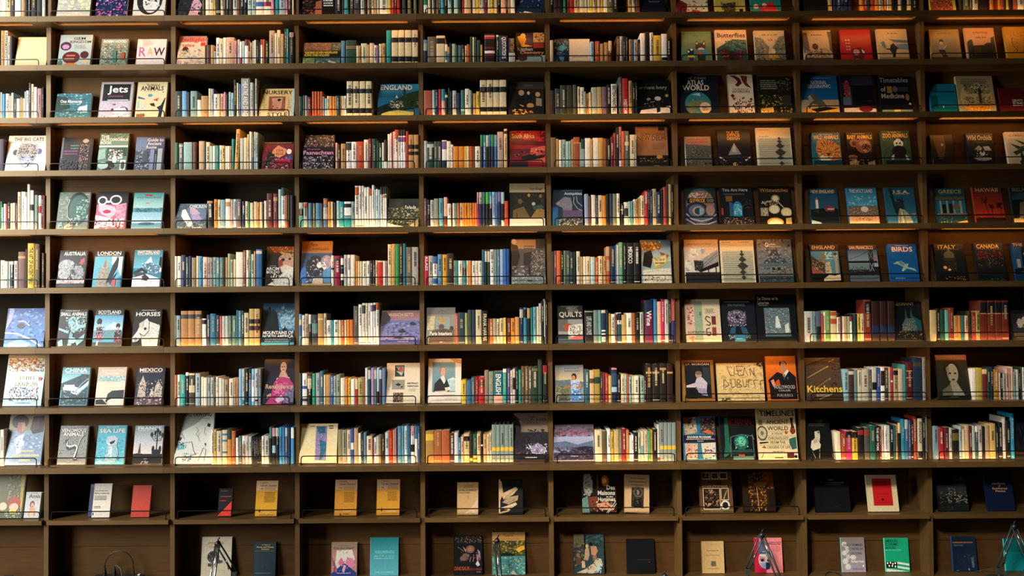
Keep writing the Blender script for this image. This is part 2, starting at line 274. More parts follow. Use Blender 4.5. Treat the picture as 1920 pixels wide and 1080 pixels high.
F 670 1090 358 #a81a20|red Little|bright red picture book with a pale column of letters and small faces|T 14 29 30 34 #d8b0a8 a-e;T 16 38 30 43 #d8b0a8 i-e;T 16 48 30 53 #d8b0a8 o-e;T 16 57 30 62 #d8b0a8 u-e;P #5a2028 30,60 60,52 75,60 70,100 40,100;E 48 68 11 9 #c88a80;E 44 71 2 3 w;E 52 71 2 3 w;P #e0d0c8 66,58 74,66 76,74 68,70;R 42 88 54 94 #b08080
F 1180 1600 352 #bfa878|blue wader|tan picture book with a dark blue bird standing in wash|L 34 11 72 16 1 #5a4430;L 44 21 54 25 1 #5a4430;P #5f7f88 10,40 22,36 28,55 18,58;P #4f7080 38,30 60,32 100,34 100,42 55,40;P #6a8490 60,46 100,44 100,62 60,60;P #1a2834 42,48 52,42 62,54 68,56 60,62 55,80 50,100 44,100 46,75 38,62;P #1a2834 22,58 50,58 50,62 30,62;R 0 84 100 100 #8a7a58
B 1 8 1720 0 8 870
F 230 680 370 #a08048|flute player|gold picture book with a dark-haired flute player in a panel|L 28 10 74 15 1 #5a3a20;R 8 26 88 80 #8a7a58;E 38 35 7 5 #1a1614;E 37 42 5 5 #c8a888;P #9a9478 28,48 44,46 50,58 42,64 26,62;P #c8a888 44,56 54,46 56,48 46,60;P #1c2230 24,62 46,62 56,88 40,98 36,80;N 20 70 88 80 16 4 #c0b080,#5a5238;R 0 84 100 100 #4a4428
F 770 1215 350 #c89468|In the Woods|peach picture book titled IN THE WOODS with black tree silhouettes|T 28 11 78 17 #5a3422 IN THE WOODS;T 36 24 70 31 m mb kn;P #123438 4,42 14,34 22,34 24,48 22,90 4,100;P #10181c 20,52 60,50 70,44 84,44 86,30 98,24 98,100 14,100;P #2a2c20 26,56 50,54 48,80 24,82;N 4 86 98 100 14 5 #5f6a5a,#3a443a
F 1370 1800 335 #b8862a|golden scribble|golden yellow picture book with red-brown scribbles at the right edge|N 20 14 100 80 30 6 #a04a20,#c89a30,#8a5a1c;W #6a3a18 1.5 25,30 22,50 30,62 40,60;N 30 64 100 76 8 6 #7a3a20,#4a2a18
B 2 0 0 120 5.144 500 @ the upright by One Minnesota
S 0 18 220 Z;18 47 235 #3f8fb0;48 86 232 Z t;88 104 255 c;105 130 225 Z;133 155 282 x;155 190 282 i;192 214 272 t;215 235 280 f;236 250 215 l;250 275 205 w;275 298 130 x t;300 323 142 c t;325 355 172 w;358 401 185 #a07a78;403 418 175 k
B 2 1 0 120 5.144 505
F 522 860 250 #3f7078|One Minnesota|teal landscape-format face-out book titled One Minnesota with a waterfall|N 0 0 100 60 26 9 #5f9fb0,#2a4a4c,#3f6a70,#8ac0d0;P #24403f 0,10 30,15 40,55 0,70;T 12 24 74 36 w One Minnesota;L 12 40 72 43 1 #b0c8c8;P #d8e4e4 68,50 90,46 92,72 62,72;N 0 62 100 100 22 9 #4f8a90,#2f5a5c,#9ab8b8
F 940 1255 135 #b0acaa|Jets|grey face-out book titled Jets with an airliner on the runway|R 8 6 92 50 #26262a;T 22 10 84 34 w Jets;L 26 35 74 42 1 #8a4a68;R 24 47 88 49 w;P #c4b8c8 4,52 96,52 96,100 4,100;E 75 76 16 10 #4a4a52;P #d0ccd8 50,70 80,68 96,90 40,92;P #3a3640 36,60 50,58 50,62;E 42 74 4 4 #3a3640;N 2 84 98 100 12 7 #8a8690,#5a5a60,#c0b8c8
F 1295 1585 138 #e2cfa4|World of Animals|cream face-out book titled The World of ANIMALS with scattered creatures|T 30 5 74 12 #4a3a28 The World of;T 12 11 88 23 k ANIMALS;L 20 24 76 26 1 #8a7a58;E 45 36 8 4 #5f90a8;P #3f7088 5,38 28,44 28,47 5,44;P b 82,26 90,26 88,29;P #c05a48 55,48 75,42 70,52;P #3a3020 45,58 60,56 66,66 52,64;E 28 68 10 8 #c8ccb8;P #9ac0c8 4,54 10,48 12,66 6,74;P #1a2a3a 94,44 98,42 92,66 88,98 76,98 80,76 70,68 84,62;P #8a5a38 4,86 32,84 34,92 6,96;E 50 92 8 4 #c8c0b0
B 2 2 310 125 5.142 475
F 900 1235 185 #d0b072 #8fb0b8|Nursery Style|gold face-out book titled NURSERY STYLE around a small red-brown picture|R 92 2 100 100 #a8c0c4;T 8 6 94 19 k NURSERY;R 26 26 74 76 #8a5038;P #c08868 34,32 66,30 62,74 40,72;E 56 38 5 4 k;N 28 50 72 74 8 7 #6a3a28,#b07a5a;L 8 28 20 74 6 #9a8458;L 80 28 90 74 6 #9a8458;R 6 78 92 96 #d8c8a0;T 24 80 82 92 k STYLE
S 90 158 195 #2a3a38;160 205 195 #6fa5cc;207 232 205 x;240 305 195 #7f9a94;308 345 280 i;345 413 243 t;415 438 172 c;438 466 175 #a9a0b5 t;467 512 225 i t;512 526 225 c;527 563 222 f t;563 581 207 p;582 606 230 k b.93.99o;610 631 207 s;632 657 215 l;658 687 88 k t;688 705 120 c;708 728 130 b;730 815 75 #8d8a82 T.02.95w THEATRE AND STAGE;818 847 118 Z t;848 865 200 k;866 882 80 Z
B 2 3 545 120 5.142 493
F 835 1240 165 #1f5a74|cathedral England|dark face-out book titled ENGLAND above a hillside castle and white cottages|G 0 0 100 40 #2f7a98 #1a4a5c;L 8 22 56 25 1 #5a7a80;P #20301c 20,60 50,42 70,28 100,18 100,70 60,80;R 60 17 67 32 #2a2f22;P #c8c0a8 42,40 45,32 48,42;N 28 50 62 76 18 6 #d8d0b8,#5a5a3a,#8a8a68;N 70 45 100 75 10 9 #14201a,#2a3a20;N 93 52 99 62 4 4 #a85a3a;P #a8a050 10,84 50,78 90,84 80,100 10,100;P #14201a 0,70 20,60 40,76 10,88 0,100;T 6 3 82 18 #d8c8b0 ENGLAND
S 70 115 272 G;118 136 262 x;138 158 265 z;160 197 278 m;205 228 225 O;231 253 225 O;258 280 225 O;285 307 225 O;308 325 275 z;327 349 293 l;350 373 270 c;374 401 272 o;403 430 275 o;430 442 272 t;443 465 268 G;466 479 268 k;480 496 270 t;497 514 272 c;515 538 270 i t;540 598 130 c b.2.32k b.715.85k;602 660 130 c b.2.32k b.715.85k;666 722 130 c b.2.32k b.715.85k;725 781 130 c b.2.32k b.715.85k
B 2 4 780 120 5.142 488
F 890 1235 148 #241c16|Victorian figures|dark face-out book with costumed figures seated by a fire|R 0 0 100 20 #34322a;L 46 6 78 14 1 #5a5040;E 37 31 8 8 #a88a60;E 56 26 6 5 #1a1614;E 57 32 4 5 #c8a888;P #16161a 50,38 66,36 66,58 50,60;E 83 36 7 7 #b08a68;P #8a8268 78,46 94,48 94,70 78,68;E 62 68 10 7 #a8804a;P #141416 22,40 44,40 50,80 20,80;P #c89a60 30,64 44,68 42,72;N 12 78 70 100 14 8 #c87a2a,#e0b060,#3a2a1c;R 70 74 96 100 #16181a
S 77 155 218 #a5543a;158 181 215 s;183 215 210 n t;217 245 207 r;247 280 207 a b.4.99#d8b0a0;281 308 238 k b.1.2c;310 325 195 G;327 351 225 k;352 390 222 Z t;395 430 245 n;433 468 218 #3f7070 b.65.75s;473 515 205 i t;516 530 218 s;531 545 225 x;550 581 250 t;582 615 232 y t;617 682 122 c b.18.325k b.71.83k;685 743 122 c b.18.325k b.71.83k;745 805 122 c b.18.325k b.71.83k;808 872 122 c b.18.325k b.71.83k
B 2 5 1020 115 5.142 503
F 910 1225 150 #0f1113|parasols|black face-out book titled in grey print with parasols on a pale lawn|L 20 10 70 13 1 #3a3a38;T 5 16 92 29 #8a8878 erchant Ivory;E 62 52 10 6 #b8b0a0;E 34 54 6 4 #8a8478;E 90 44 5 4 #a89030;N 20 55 80 90 16 6 #1c1c20,#8a8680,#2a2a30;P #d0c0b8 10,84 60,78 100,72 100,100 0,100;P #1a1a20 54,60 68,60 68,88 58,92;R 70 92 100 96 #3a3438
S 60 105 240 d;108 158 225 x;160 218 192 #3a3a2a;220 278 192 #3a3a2a;280 315 188 #55523d;325 349 205 c;350 388 212 i t;390 404 255 e;405 432 272 o;433 458 262 c;460 514 213 #b5b09a e;515 560 210 #b59a60 e;563 605 210 #7a5a62 e;607 645 190 k t;648 703 183 i T.05.85k BRITISH PAINTING;722 755 115 #55534c t;758 812 130 r T.55.97w HISTOIRE;818 850 152 t;853 880 170 k;882 905 170 k t
B 2 6 1255 115 5.142 498
F 120 490 100 #141a22|Atlas of the World|navy face-out book titled ATLAS OF THE WORLD with a globe|T 8 5 70 10 #6a6a68 THE TIMES;T 18 12 62 25 #c8b8a0 ATLAS;T 6 25 76 38 #d0c0a8 WORLD;E 44 72 34 30 #2f6f74;P #6a6a4a 15,70 40,62 60,66 50,80 25,95 14,85;P #9ab8c0 28,48 50,44 52,52;N 14 60 60 96 12 6 #4f7f70,#8a7a50,#2a6a80;P #2f7aa0 30,96 70,92 60,100;E 63 81 15 14 #c8a888;L 54 76 72 88 4 #4a3a2c
F 585 828 97 #d0bfa0 #6a6456|Interiors|cream face-out book titled INTERIORS with dark red flourishes|P #5a1a20 8,2 30,2 50,10 56,22 40,30 28,26 40,18 30,10;P #6a2a28 52,2 80,4 76,20 94,34 70,28 60,18;T 18 34 80 38 #5a4a3c THE WORLD OF;T 16 39 86 45 #4a3a30 INTERIORS;E 16 52 7 4 #5a1a20;N 14 56 98 100 26 9 #6a1c24,#7a2a30,#501418;E 60 74 10 5 c;N 4 88 80 100 8 6 #c8893a,#7a2a20
F 880 1195 120 #1a1a12|dark library|dark face-out book with gold print over a crowded shop scene|L 5 8 60 34 5 #8a8470;N 60 4 100 40 12 8 #4a4a30,#2a2a1c,#6a6848;N 2 48 98 92 50 6 #8a803a,#3a3a20,#c0a850,#2a2a1c,#5a5a38;R 70 50 96 80 #2c2e22;P #c89a48 2,84 40,80 42,92 2,98;N 2 88 98 100 12 5 #e0c060,#3a3018;R 50 76 62 92 #12120e
B 2 7 1490 110 5.142 520
F 75 438 135 #14507f #2f8fc0|sand sculpture|blue face-out book with a striding animal sculpture on golden sand|L 14 5 86 8 1 #8a9aa8;T 30 13 72 22 #b8b0a0 NATIONAL;T 20 23 82 32 #b8b0a0 GEOGRAPHIC;R 0 62 100 84 #a08a68;R 0 82 100 100 #c08a38;P #4a4a44 20,48 34,45 42,56 56,62 68,78 66,84 60,76 52,76 46,92 42,92 46,76 30,72 22,84 18,84 24,66;P #8a8a7a 18,54 26,50 34,64 24,70;P k 24,86 60,80 98,84 60,90 40,94
F 470 800 130 #1c1a20|abstract panels|dark face-out book with grey and red abstract panels|R 35 4 94 26 #2a2a34;P #7a2a30 8,30 16,12 26,20 24,54 12,56;N 8 14 26 54 8 7 #a05a50,#4a1a20;R 4 56 24 76 #4a5a70;R 34 28 96 76 #0e0e12;R 24 30 28 78 #5a5058;P #c8b0a8 4,84 60,82 98,86 98,100 4,100;E 68 86 20 8 #6a2028;L 58 66 90 68 1 #4a4448
F 845 1150 150 #0f1214|Timetables of Medicine|black face-out book titled Timetables of Medicine in grey letters|T 2 3 94 16 #8a857a Timetables;T 4 27 20 40 #9a9488 of;R 24 26 40 44 #8a6a2a;E 50 34 8 8 #5a5650;R 60 28 92 40 #2a2e30;T 4 45 76 58 #a09888 Medicine;E 86 55 6 9 #8a5a4a;E 92 74 4 4 #c0b8a8;R 2 88 98 100 #5f7a70;R 40 88 60 100 #c8a870;N 6 89 36 99 6 5 #a05a3a,#8a9a88;N 66 89 96 99 6 5 #a05a3a,#8a9a88
B 2 8 1715 110 5.142 495
F 165 425 205 #0f6a86|teal landscape|dark teal landscape-format face-out book at the right end|R 0 0 30 24 #0a4a58;N 2 8 24 30 6 9 #3a6a50,#0e3a40;R 12 24 96 28 #0a2a34;P #0a4858 2,40 26,34 30,80 4,80;R 0 78 100 100 #0a5560;R 45 72 49 80 #a0c8c8
F 440 795 125 #9a8a60 #a89a78|tree in a circle|sand-coloured face-out book with a spreading tree in a round picture|E 50 58 44 40 #bfa870;L 10 8 86 22 3 #4a4030;N 18 22 86 48 40 7 #6a6448,#8a7f58,#4a4834;R 56 36 62 74 #3a3424;N 12 56 88 74 24 5 #5a5240,#3a3628,#7a6a48;P #c8862a 10,76 92,74 82,88 66,96 36,97 20,88;N 14 74 86 94 14 6 #a86a20,#e0b050,#8a5a20
F 840 1060 250 #4a1216|maroon with inset|maroon face-out book with a small black-and-white inset at the right edge|R 55 45 100 70 #a89a88;N 58 46 100 68 10 8 k,#5a5448
B 3 0 0 120 5.144 1012
F 40 430 655 #dcd4c8|The Big Cats|white face-out book titled THE BIG CATS with a drawn leopard head|T 14 5 88 15 #3a2a20 THE BIG CATS;L 6 17 90 20 1 #6a5a4c;E 22 46 7 8 #2a2220;E 80 43 7 8 #4a5878;P #9c9894 24,44 34,27 52,21 70,26 79,42 73,56 66,74 58,86 47,89 39,80 33,66 24,55;P #a4b0c4 38,60 52,54 68,58 63,76 56,86 47,88 40,78;N 28 22 76 50 60 3.4 #2a2220,#5a4c44,#3a302c;N 30 48 72 70 26 2.6 #3a3c48,#6a7488;P #2f3848 36,57 46,60 40,62;P #2f3848 68,55 58,60 65,61;P #c8ccd4 45,74 59,73 55,84 48,85;P #4a5468 47,75 57,74 52,80
S -60 30 680 #4a4050
B 3 1 0 120 5.144 1015
F 565 860 680 #1c2022|stained glass|dark face-out book with pink and green print beside stained glass|R 0 0 6 100 #5f6866;L 28 20 58 36 2 #4a8a70;L 8 36 58 52 2 #8a4a78;E 78 10 10 6 #a89888;N 62 20 92 98 60 5 #3a6a8a,#8a5a8a,#4a8a78,#c86a3a,#c8b08a,#2a3a4a,#a8482f;N 0 60 60 92 8 14 #262c2e,#33393a;L 30 96 60 99 1 r
F 930 1210 640 #5f8070|The Automobile Book|green face-out book titled THE AUTOMOBILE BOOK with vintage cars|N 0 0 100 12 8 8 #3a5a48,#8aa898;T 3 5 32 12 w THE;T 3 13 98 20 w AUTOMOBILE;T 3 21 42 28 w BOOK;R 0 32 100 36 #c8d8d0;P #2f4a40 28,38 98,38 98,60 40,58 30,70;N 35 42 85 72 26 9 #c8d0c8,#b08a88,#4f7060,#e0e4e0;E 58 70 8 9 #e0e8e4;P #8ab0a0 0,44 24,40 26,66 0,70;P #16241f 12,76 50,72 60,86 40,98 20,98;E 20 84 18 9 #a8c8bc;R 78 70 98 98 #c8d4cc;E 88 84 7 10 #3a4a44;W #a04a40 2 44,88 60,92 76,84
F 1285 1560 680 #3f4f68|Guide to Ancient Rome|slate blue face-out book titled Guide to Ancient Rome with columns|G 0 0 40 40 #4f6fa0 #6a7a90;T 40 3 96 13 #c8ccd0 Guide to;T 40 14 90 24 #c8ccd0 Ancient;T 38 25 74 34 #c8ccd0 Rome;N 2 36 60 100 34 9 #5a6474,#8a929c,#3a4250,#a8b0b8;P #4a4f58 28,42 44,36 48,70 28,70;R 54 36 68 100 #7a88a8;R 80 34 96 100 #a0a8b0;R 68 40 80 100 #2a3038;R 72 50 76 98 #6a7280
B 3 2 310 125 5.142 988
F 925 1225 712 #6a1f2c|red Christmas|red face-out Christmas book with a lantern-shaped label and a bearded figure|R 0 0 100 8 #1f1a18;L 4 2 96 5 1 #b88a4a;N 0 10 30 50 8 9 #4a1a20,#7a3a28;P #c88a60 50,12 78,26 74,44 56,56 30,44 34,28;T 44 26 68 34 #7a3a28 DER;T 42 37 68 45 #7a3a28 ALLE;E 86 34 8 9 w;P #2f4a78 74,50 98,46 98,64 72,62;P #1a2820 20,34 40,44 36,80 4,92;N 10 50 98 100 40 6 #c87a90,#b02a4a,#d8c8c8,#4a5058,#8a9090,#20282a;R 52 62 92 74 #b02048
S 85 122 703 #2f6048;128 168 710 #6a6a62 b.05.12Z;175 257 700 #93b5ac;265 300 700 B;322 374 690 #c2a27a;375 389 690 G;390 430 700 c t;430 457 738 s;458 482 738 i;483 519 733 #178070 t;520 547 732 i t;548 573 735 #d0b060 t;575 599 740 i;600 621 740 i;622 638 740 t;632 660 672 a l10;664 700 578 #cf9f55 l20;720 755 665 Z;757 788 660 c;790 806 628 c l8;808 830 602 i l10;832 852 610 #2f4f58 l14;852 868 605 Z l18 t;868 892 610 #8fb0b5 l24
B 3 3 545 120 5.142 1008
F 110 410 665 #24201f|carnival masks|face-out book with rows of carnival photos around pink Fasnachten lettering|N 2 0 98 34 46 7 #8a4a3a,#5a5a60,#c8a890,#3a3a44,#7a6a78;R 0 36 100 62 #1a1618;T 14 38 55 44 #9a5a80 Die grossen;T 2 45 98 56 #c890b8 Fasnachten;T 60 57 80 62 #b080a8 Tirols;N 2 62 98 100 46 7 #a8b0c0,#8a7a90,#c8c8d4,#4a5068,#b08aa0
S 432 449 735 f;450 482 760 d;485 531 745 t;533 585 730 w b.02.28x;587 636 728 w t;638 705 725 #b5452a t;707 749 708 i t;750 780 697 #7a1f38;785 827 700 G t;830 848 720 G;850 880 740 G b.65.95g;881 899 738 i;900 933 712 d b.7.95w;935 959 655 i;960 974 645 w;975 989 635 r;990 1003 632 w;1004 1036 615 i b.0.22O;1037 1060 615 w b.0.15k b.18.3b;1061 1085 615 w b.0.15k b.18.3u;1086 1110 615 w b.0.15k b.18.3h;1112 1135 628 r;1137 1187 663 t b.28.4k b.47.57k;1190 1235 663 t b.28.4k b.47.57k
B 3 4 780 120 5.142 1003
F 905 1250 632 #7a1820|South Africa|red face-out book titled South Africa over a crimson sunset|G 0 0 100 50 #a01a20 #8a2028;N 0 0 100 40 14 16 #6a1018,#c02a2a,#40101a;P #5a1018 0,4 40,22 100,30 100,40 0,36;R 0 48 100 70 #5a2028;P #c85a4a 60,46 100,40 100,84 50,80;N 10 52 100 72 14 10 #2a141c,#8a3a3a,#4a1c24;P k 30,70 56,62 76,66 92,64 100,70 70,76 40,78;R 0 82 50 100 #1c181c;T 6 8 70 20 #d8a878 South Africa;E 74 50 1.5 1.5 w
S 78 107 718 Z;108 172 728 G b.08.2Z t;175 205 725 #3f5a58 t;205 248 725 x t;250 296 713 w b.03.3u b.7.98n;297 333 722 i;335 360 757 i;362 411 773 o;413 465 773 o;467 488 773 y;489 514 773 c;515 549 773 O;550 567 775 B;569 620 775 i t;621 645 665 g b.33.98n;648 675 665 a b.33.98b;677 698 668 Z b.33.98k;700 722 663 b b.33.98k;723 755 663 g b.33.98n;757 783 665 #5f8fb8 b.33.98b;785 842 635 #a79888 t;848 880 608 #cfb48a b.05.12n
B 3 5 1020 115 5.142 1020
F 900 1205 615 #8a6040|New Delhi|brown face-out book titled NEW DELHI with a domed building along the foot|R 0 0 100 4 #5a4030;R 72 0 92 10 #241c18;T 15 15 92 21 #5a3a22 The Millennium Book on;T 4 22 96 34 #4a2a1c NEW DELHI;L 50 40 92 56 4 #6a4830;R 0 70 100 100 #16120e;E 72 74 10 5 #a87a2a;N 10 76 98 86 16 5 #8a6a2a,#3a3018,#c8a050;R 0 86 100 100 #1c1c1e;L 50 94 74 96 1 #9a948c
S 62 118 710 #7a5f3a;120 142 725 t;145 172 735 i;175 211 732 e;212 241 748 s;243 263 745 #7fb0a5;265 285 730 t;286 345 710 #a0502a b.15.2t;346 357 760 s;358 395 728 G b.33.9#8a9a98;397 449 720 i e;450 471 728 t;472 529 718 i e;531 571 718 #c09540;573 605 725 #8a5030;608 643 730 k;645 671 710 m t;673 694 672 #7a3a30;697 721 620 k t;722 749 612 #9a7a78 b.8.99w;751 777 655 #c8562a t;779 820 655 #5a6458 b.28.38c;822 829 700 n;830 878 690 c t;882 898 688 s
B 3 6 1255 115 5.142 1012
F 165 415 712 #4a4a44 #b8b8b0|red-lettered grey|small grey face-out book with blurred red lettering along the top|P #8a6a50 0,0 100,0 100,30 0,24;L 8 6 92 22 2 #a03028;L 8 24 80 28 1 #8a4a38;N 2 30 98 100 46 8 #5a5a54,#34363a,#74746a,#26282a
F 480 800 640 #12141a|Office Design|black face-out book titled NEW OFFICE DESIGN with a pale pyramid|T 30 5 68 10 #d89a50 N E W;T 30 11 68 19 #d89a50 OFFICE;T 30 20 68 28 #d89a50 DESIGN;L 30 29 68 31 1 #8a6a40;P #7a7878 50,36 70,66 30,68;P #a09c98 50,36 56,60 42,60;R 0 70 100 82 #1e2228;P #c8b890 4,72 24,80 22,84 4,76;P #c8b890 96,72 80,80 82,84 96,76;E 50 92 8 5 #a08040;N 5 78 95 100 16 6 #2c3036,#4a4a48,#16181c
F 862 1195 628 #d2c6a4|white diamonds beside Office Design|cream face-out book with a column of diamonds, right of NEW OFFICE DESIGN|R 0 0 100 24 #d8c090;L 6 4 44 7 1 #5a4a34;L 6 21 38 24 1 #5a4a34;R 4 26 98 100 #a8a890;L 4 28 96 98 14 #8f9080;P k 65,24 69,28 65,31 61,28;P #33342c 65,31 72,36 65,40 58,36;P #33342c 65,39 77,47 65,54 54,47;P #33342c 65,53 81,63 65,74 50,63;P #33342c 65,72 76,78 65,82 55,78;P #33342c 67,86 74,91 67,97 60,91
B 3 7 1490 110 5.142 1025
F 190 465 692 #1a5a68|Wild Animals|teal face-out book titled WILD ANIMALS with a tiger face|L 24 4 76 7 1 #c8a870;T 6 8 94 20 #e0a850 WILD ANIMALS;P #b8702f 18,24 40,20 70,24 96,40 98,78 60,84 20,80 12,50;P #d8c8a8 20,60 40,70 64,70 74,60 60,82 40,86 24,80;E 41 48 5 3 #d8c070;E 67 48 5 3 #d8c070;E 41 48 2 2 k;E 67 48 2 2 k;W k 2.4 40,24 47,36;W k 2.4 54,22 54,36;W k 2.4 68,24 61,36;W k 2.4 30,30 42,42;W k 2.4 78,30 66,42;W k 2.6 16,46 30,50;W k 2.6 15,56 30,57;W k 2.6 20,68 33,64;W k 2.6 92,46 78,51;W k 2.6 95,58 78,58;W k 2.6 92,70 75,65;P #3a1c14 46,60 62,60 57,67 51,67;W k 1.6 54,67 54,74;W k 1.6 44,76 54,73 64,76;N 14 26 94 78 40 4 #1a140e,#c88840,#2a1c10,#e0c8a0;R 0 82 100 100 #12343a;L 6 94 50 98 1 #8aa0a0
F 525 785 692 #171110|Baby Animals|black face-out book titled BABY ANIMALS with a bear cub's open mouth|L 24 3 76 6 1 #c8a870;T 4 8 96 20 #e0a850 BABY ANIMALS;E 28 32 17 12 #8a5a40;E 28 33 9 7 #4a2a20;E 62 40 30 22 #7a4a34;E 66 34 22 10 #a87858;E 70 44 17 10 k;E 66 54 8 4 #c87a68;N 40 24 90 60 18 6 #5a3424,#a87a58,#8a5438;E 18 74 18 8 #7a5038;P #9a7858 4,86 30,80 40,100 4,100;P #8a6a50 80,86 98,84 98,100 78,100;N 10 80 98 100 10 7 #5a4030,#b09070
F 865 1140 680 #2f4a34|Zoo Animals|green face-out book titled ZOO ANIMALS with a panda|L 24 3 76 6 1 #c8b880;N 0 0 100 100 40 8 #24402c,#3f5f40,#1c3020;T 4 8 94 20 #d8a850 ZOO ANIMALS;E 58 36 17 13 #c8c8b8;E 46 24 5 4 k;E 72 26 5 4 k;E 52 36 3 3 k;E 64 36 3 3 k;E 58 60 26 18 #14181a;P #a8b0a0 30,72 40,66 36,82 28,82;P #a8b0a0 78,68 86,72 90,84 80,82;R 8 84 98 100 #16201c;L 14 95 50 98 1 #8a9a88
B 3 8 1715 110 5.142 1005
F 180 400 705 #1c1612|brown lantern|very dark face-out book with a brown glow around a small lamp|P #5a3a1c 10,4 60,2 66,40 50,76 30,78 20,40;L 6 8 62 16 1 #4a2418;E 50 32 5 5 #a09080;N 20 30 70 70 14 7 #3a2814,#6a4a28,#241a10;L 10 96 40 99 1 #6a5a4a
F 530 790 690 #10161e|Wild Orchids|dark face-out book titled Wild Orchids with a white orchid|T 4 6 96 22 #c0a878 Wild Orchids;L 22 26 74 30 1 #5a5a58;P #8a9088 26,50 44,38 56,46 50,54;P #a0a498 58,42 80,40 90,54 66,54;E 54 62 10 8 #b8b8a8;E 54 56 5 5 #20282c;P #8a9088 20,78 44,70 60,74 76,72 88,80 60,86 40,84;N 28 44 86 86 14 5 #6a7470,#c8c8b8,#3a4448
F 915 1180 680 #c0b298|Cymbidium|cream face-out book framing dark green orchid leaves, at the frame edge|L 30 4 80 7 1 #8a5a38;T 14 8 98 14 #8a5030 CYMBIDIUM;R 10 20 100 100 #a8aa94;P #2a3a2c 12,34 50,44 80,40 40,52;P #2a3a2c 30,22 60,30 96,48 60,38;P #2a3a2c 20,60 60,46 70,54 30,70;P #24342a 50,50 60,80 50,98 46,70;P #2a3a2c 70,60 98,56 98,66 66,70;E 60 90 20 8 #24342a
B 4 0 0 325 4.909 497 @ the upright by the silver drum cover
S 0 15 225 g;15 29 280 s;30 49 248 w;49 65 248 r;65 93 235 k t;93 117 243 c;118 137 240 i;138 160 243 #4a2a30 t;161 189 140 c;190 229 137 w t;230 247 183 i;248 274 68 #d8cfc0;275 306 125 w b.35.5k;317 343 168 #7f8f80;352 378 172 w b.3.5r;379 392 172 m;393 410 172 B
B 4 1 0 325 4.909 497
F 510 800 150 #5f7468|silver drum|grey-green face-out book with a dark ring and pale brush strokes|N 0 0 40 70 16 12 #7f8f80,#8a8a70,#4f6458;T 58 4 96 9 w Jasper Johns;E 64 44 36 44 #16221f;E 66 46 30 38 #2f5a50;N 60 20 98 70 22 9 #4f8074,#8ab0a4,#a8c8c0,#2f4a44;W #b0c0b8 2 36,20 30,40 34,66 48,78;N 40 66 75 90 12 6 #c8d0cc,#8a9a94;P #c0a878 26,92 40,84 56,92 50,100 28,100;P #8ab0b8 8,86 18,80 24,96 6,98;N 10 76 60 96 8 8 #1a2420,#5a6a58
F 865 1145 148 #b8607a|goggles|face-out book with a face in white goggles, pink hair and LIVE lettering|R 0 0 100 34 #1a141c;P #c8b4c4 6,30 60,40 70,56 50,70 20,60 8,50;E 18 24 16 12 #e4e0e4;E 18 24 11 8 #1c1a20;E 62 22 20 13 #e4e0e4;E 62 22 15 9 #16141a;E 38 27 6 3 w;E 36 53 13 5 #b0244a;P #d890a8 64,36 98,30 98,78 70,70;N 64 34 98 76 20 7 #e8a8b8,#a85a78,#c87a90;P #e0c4cc 0,62 50,70 60,90 0,98;N 0 74 98 100 24 7 #24181c,#c05a68,#e8b8b8,#8a3a4a;T 54 72 96 94 w LIVE
F 1205 1480 160 #5f98a4|Fox and Egg|pale blue face-out picture book with a band of trees over still water|G 0 0 100 42 #3f8f90 #a8ccc4;R 38 5 62 9 r;T 10 10 92 16 #2f5050 A FOX WANTS AN EGG;R 42 27 54 31 #c87a88;N 2 42 98 54 40 5 #3a6a74,#5f8f98,#2f5560;G 0 54 100 84 #8ab8cc #a8ccd8;P w 40,68 50,72 58,68 54,76 46,76;P #20303a 46,72 54,72 50,74;R 0 84 100 100 #5f88a0;E 50 86 28 4 #3a5a6c
B 4 2 310 330 4.909 470
F 78 370 240 #4f6068|Chicken|grey-blue face-out book titled CHICKEN with a white feather and pale meat|N 0 0 100 100 30 10 #5f727a,#3a4850,#6a808a;E 66 40 34 38 #6a7a90;T 44 4 98 18 w CHICKEN;P w 22,26 32,22 58,80 60,92 44,92 20,50;P #c8a8b8 46,20 60,16 80,40 62,50 48,40;P #a898b8 50,46 74,42 86,60 80,72 58,66;N 10 70 98 100 16 8 #7a8a90,#2f3a40,#a0b0b8;L 56 94 88 98 1 w
S 390 442 208 k l-8 b.0.08t;447 480 192 o;482 507 195 c t;508 552 197 #7fa0a5;553 600 190 i b.1.25t;601 623 195 #c09a88;625 655 193 #b5c5cc t;657 697 193 #6a5a55;705 732 213 n;735 761 213 c;762 779 220 g;780 811 227 c;812 844 217 c;845 867 223 o;868 893 220 c;894 907 230 k;908 931 210 i;933 988 142 #5a2a24;993 1032 145 #703034 b.1.2t;1040 1066 105 #a5c0c0;1068 1102 90 w b.0.2G;1104 1126 160 #a0502a;1127 1149 160 k;1150 1180 160 k
B 4 3 545 330 4.909 470
F 890 1180 208 #1f2a1a|Salads|dark face-out book titled Salads over tossed leaves|N 0 0 60 60 20 9 #3a3420,#5a3a20,#2a3a1c;R 50 14 94 40 #14161c;T 54 24 90 36 w Salads;N 0 30 100 92 70 8 #7a8a4a,#a8a868,#4a5a2c,#2a3a1c,#c8b888,#8a6a3a;P #d8c8b0 0,84 20,92 60,100 0,100;P #b89868 70,96 98,70 98,100
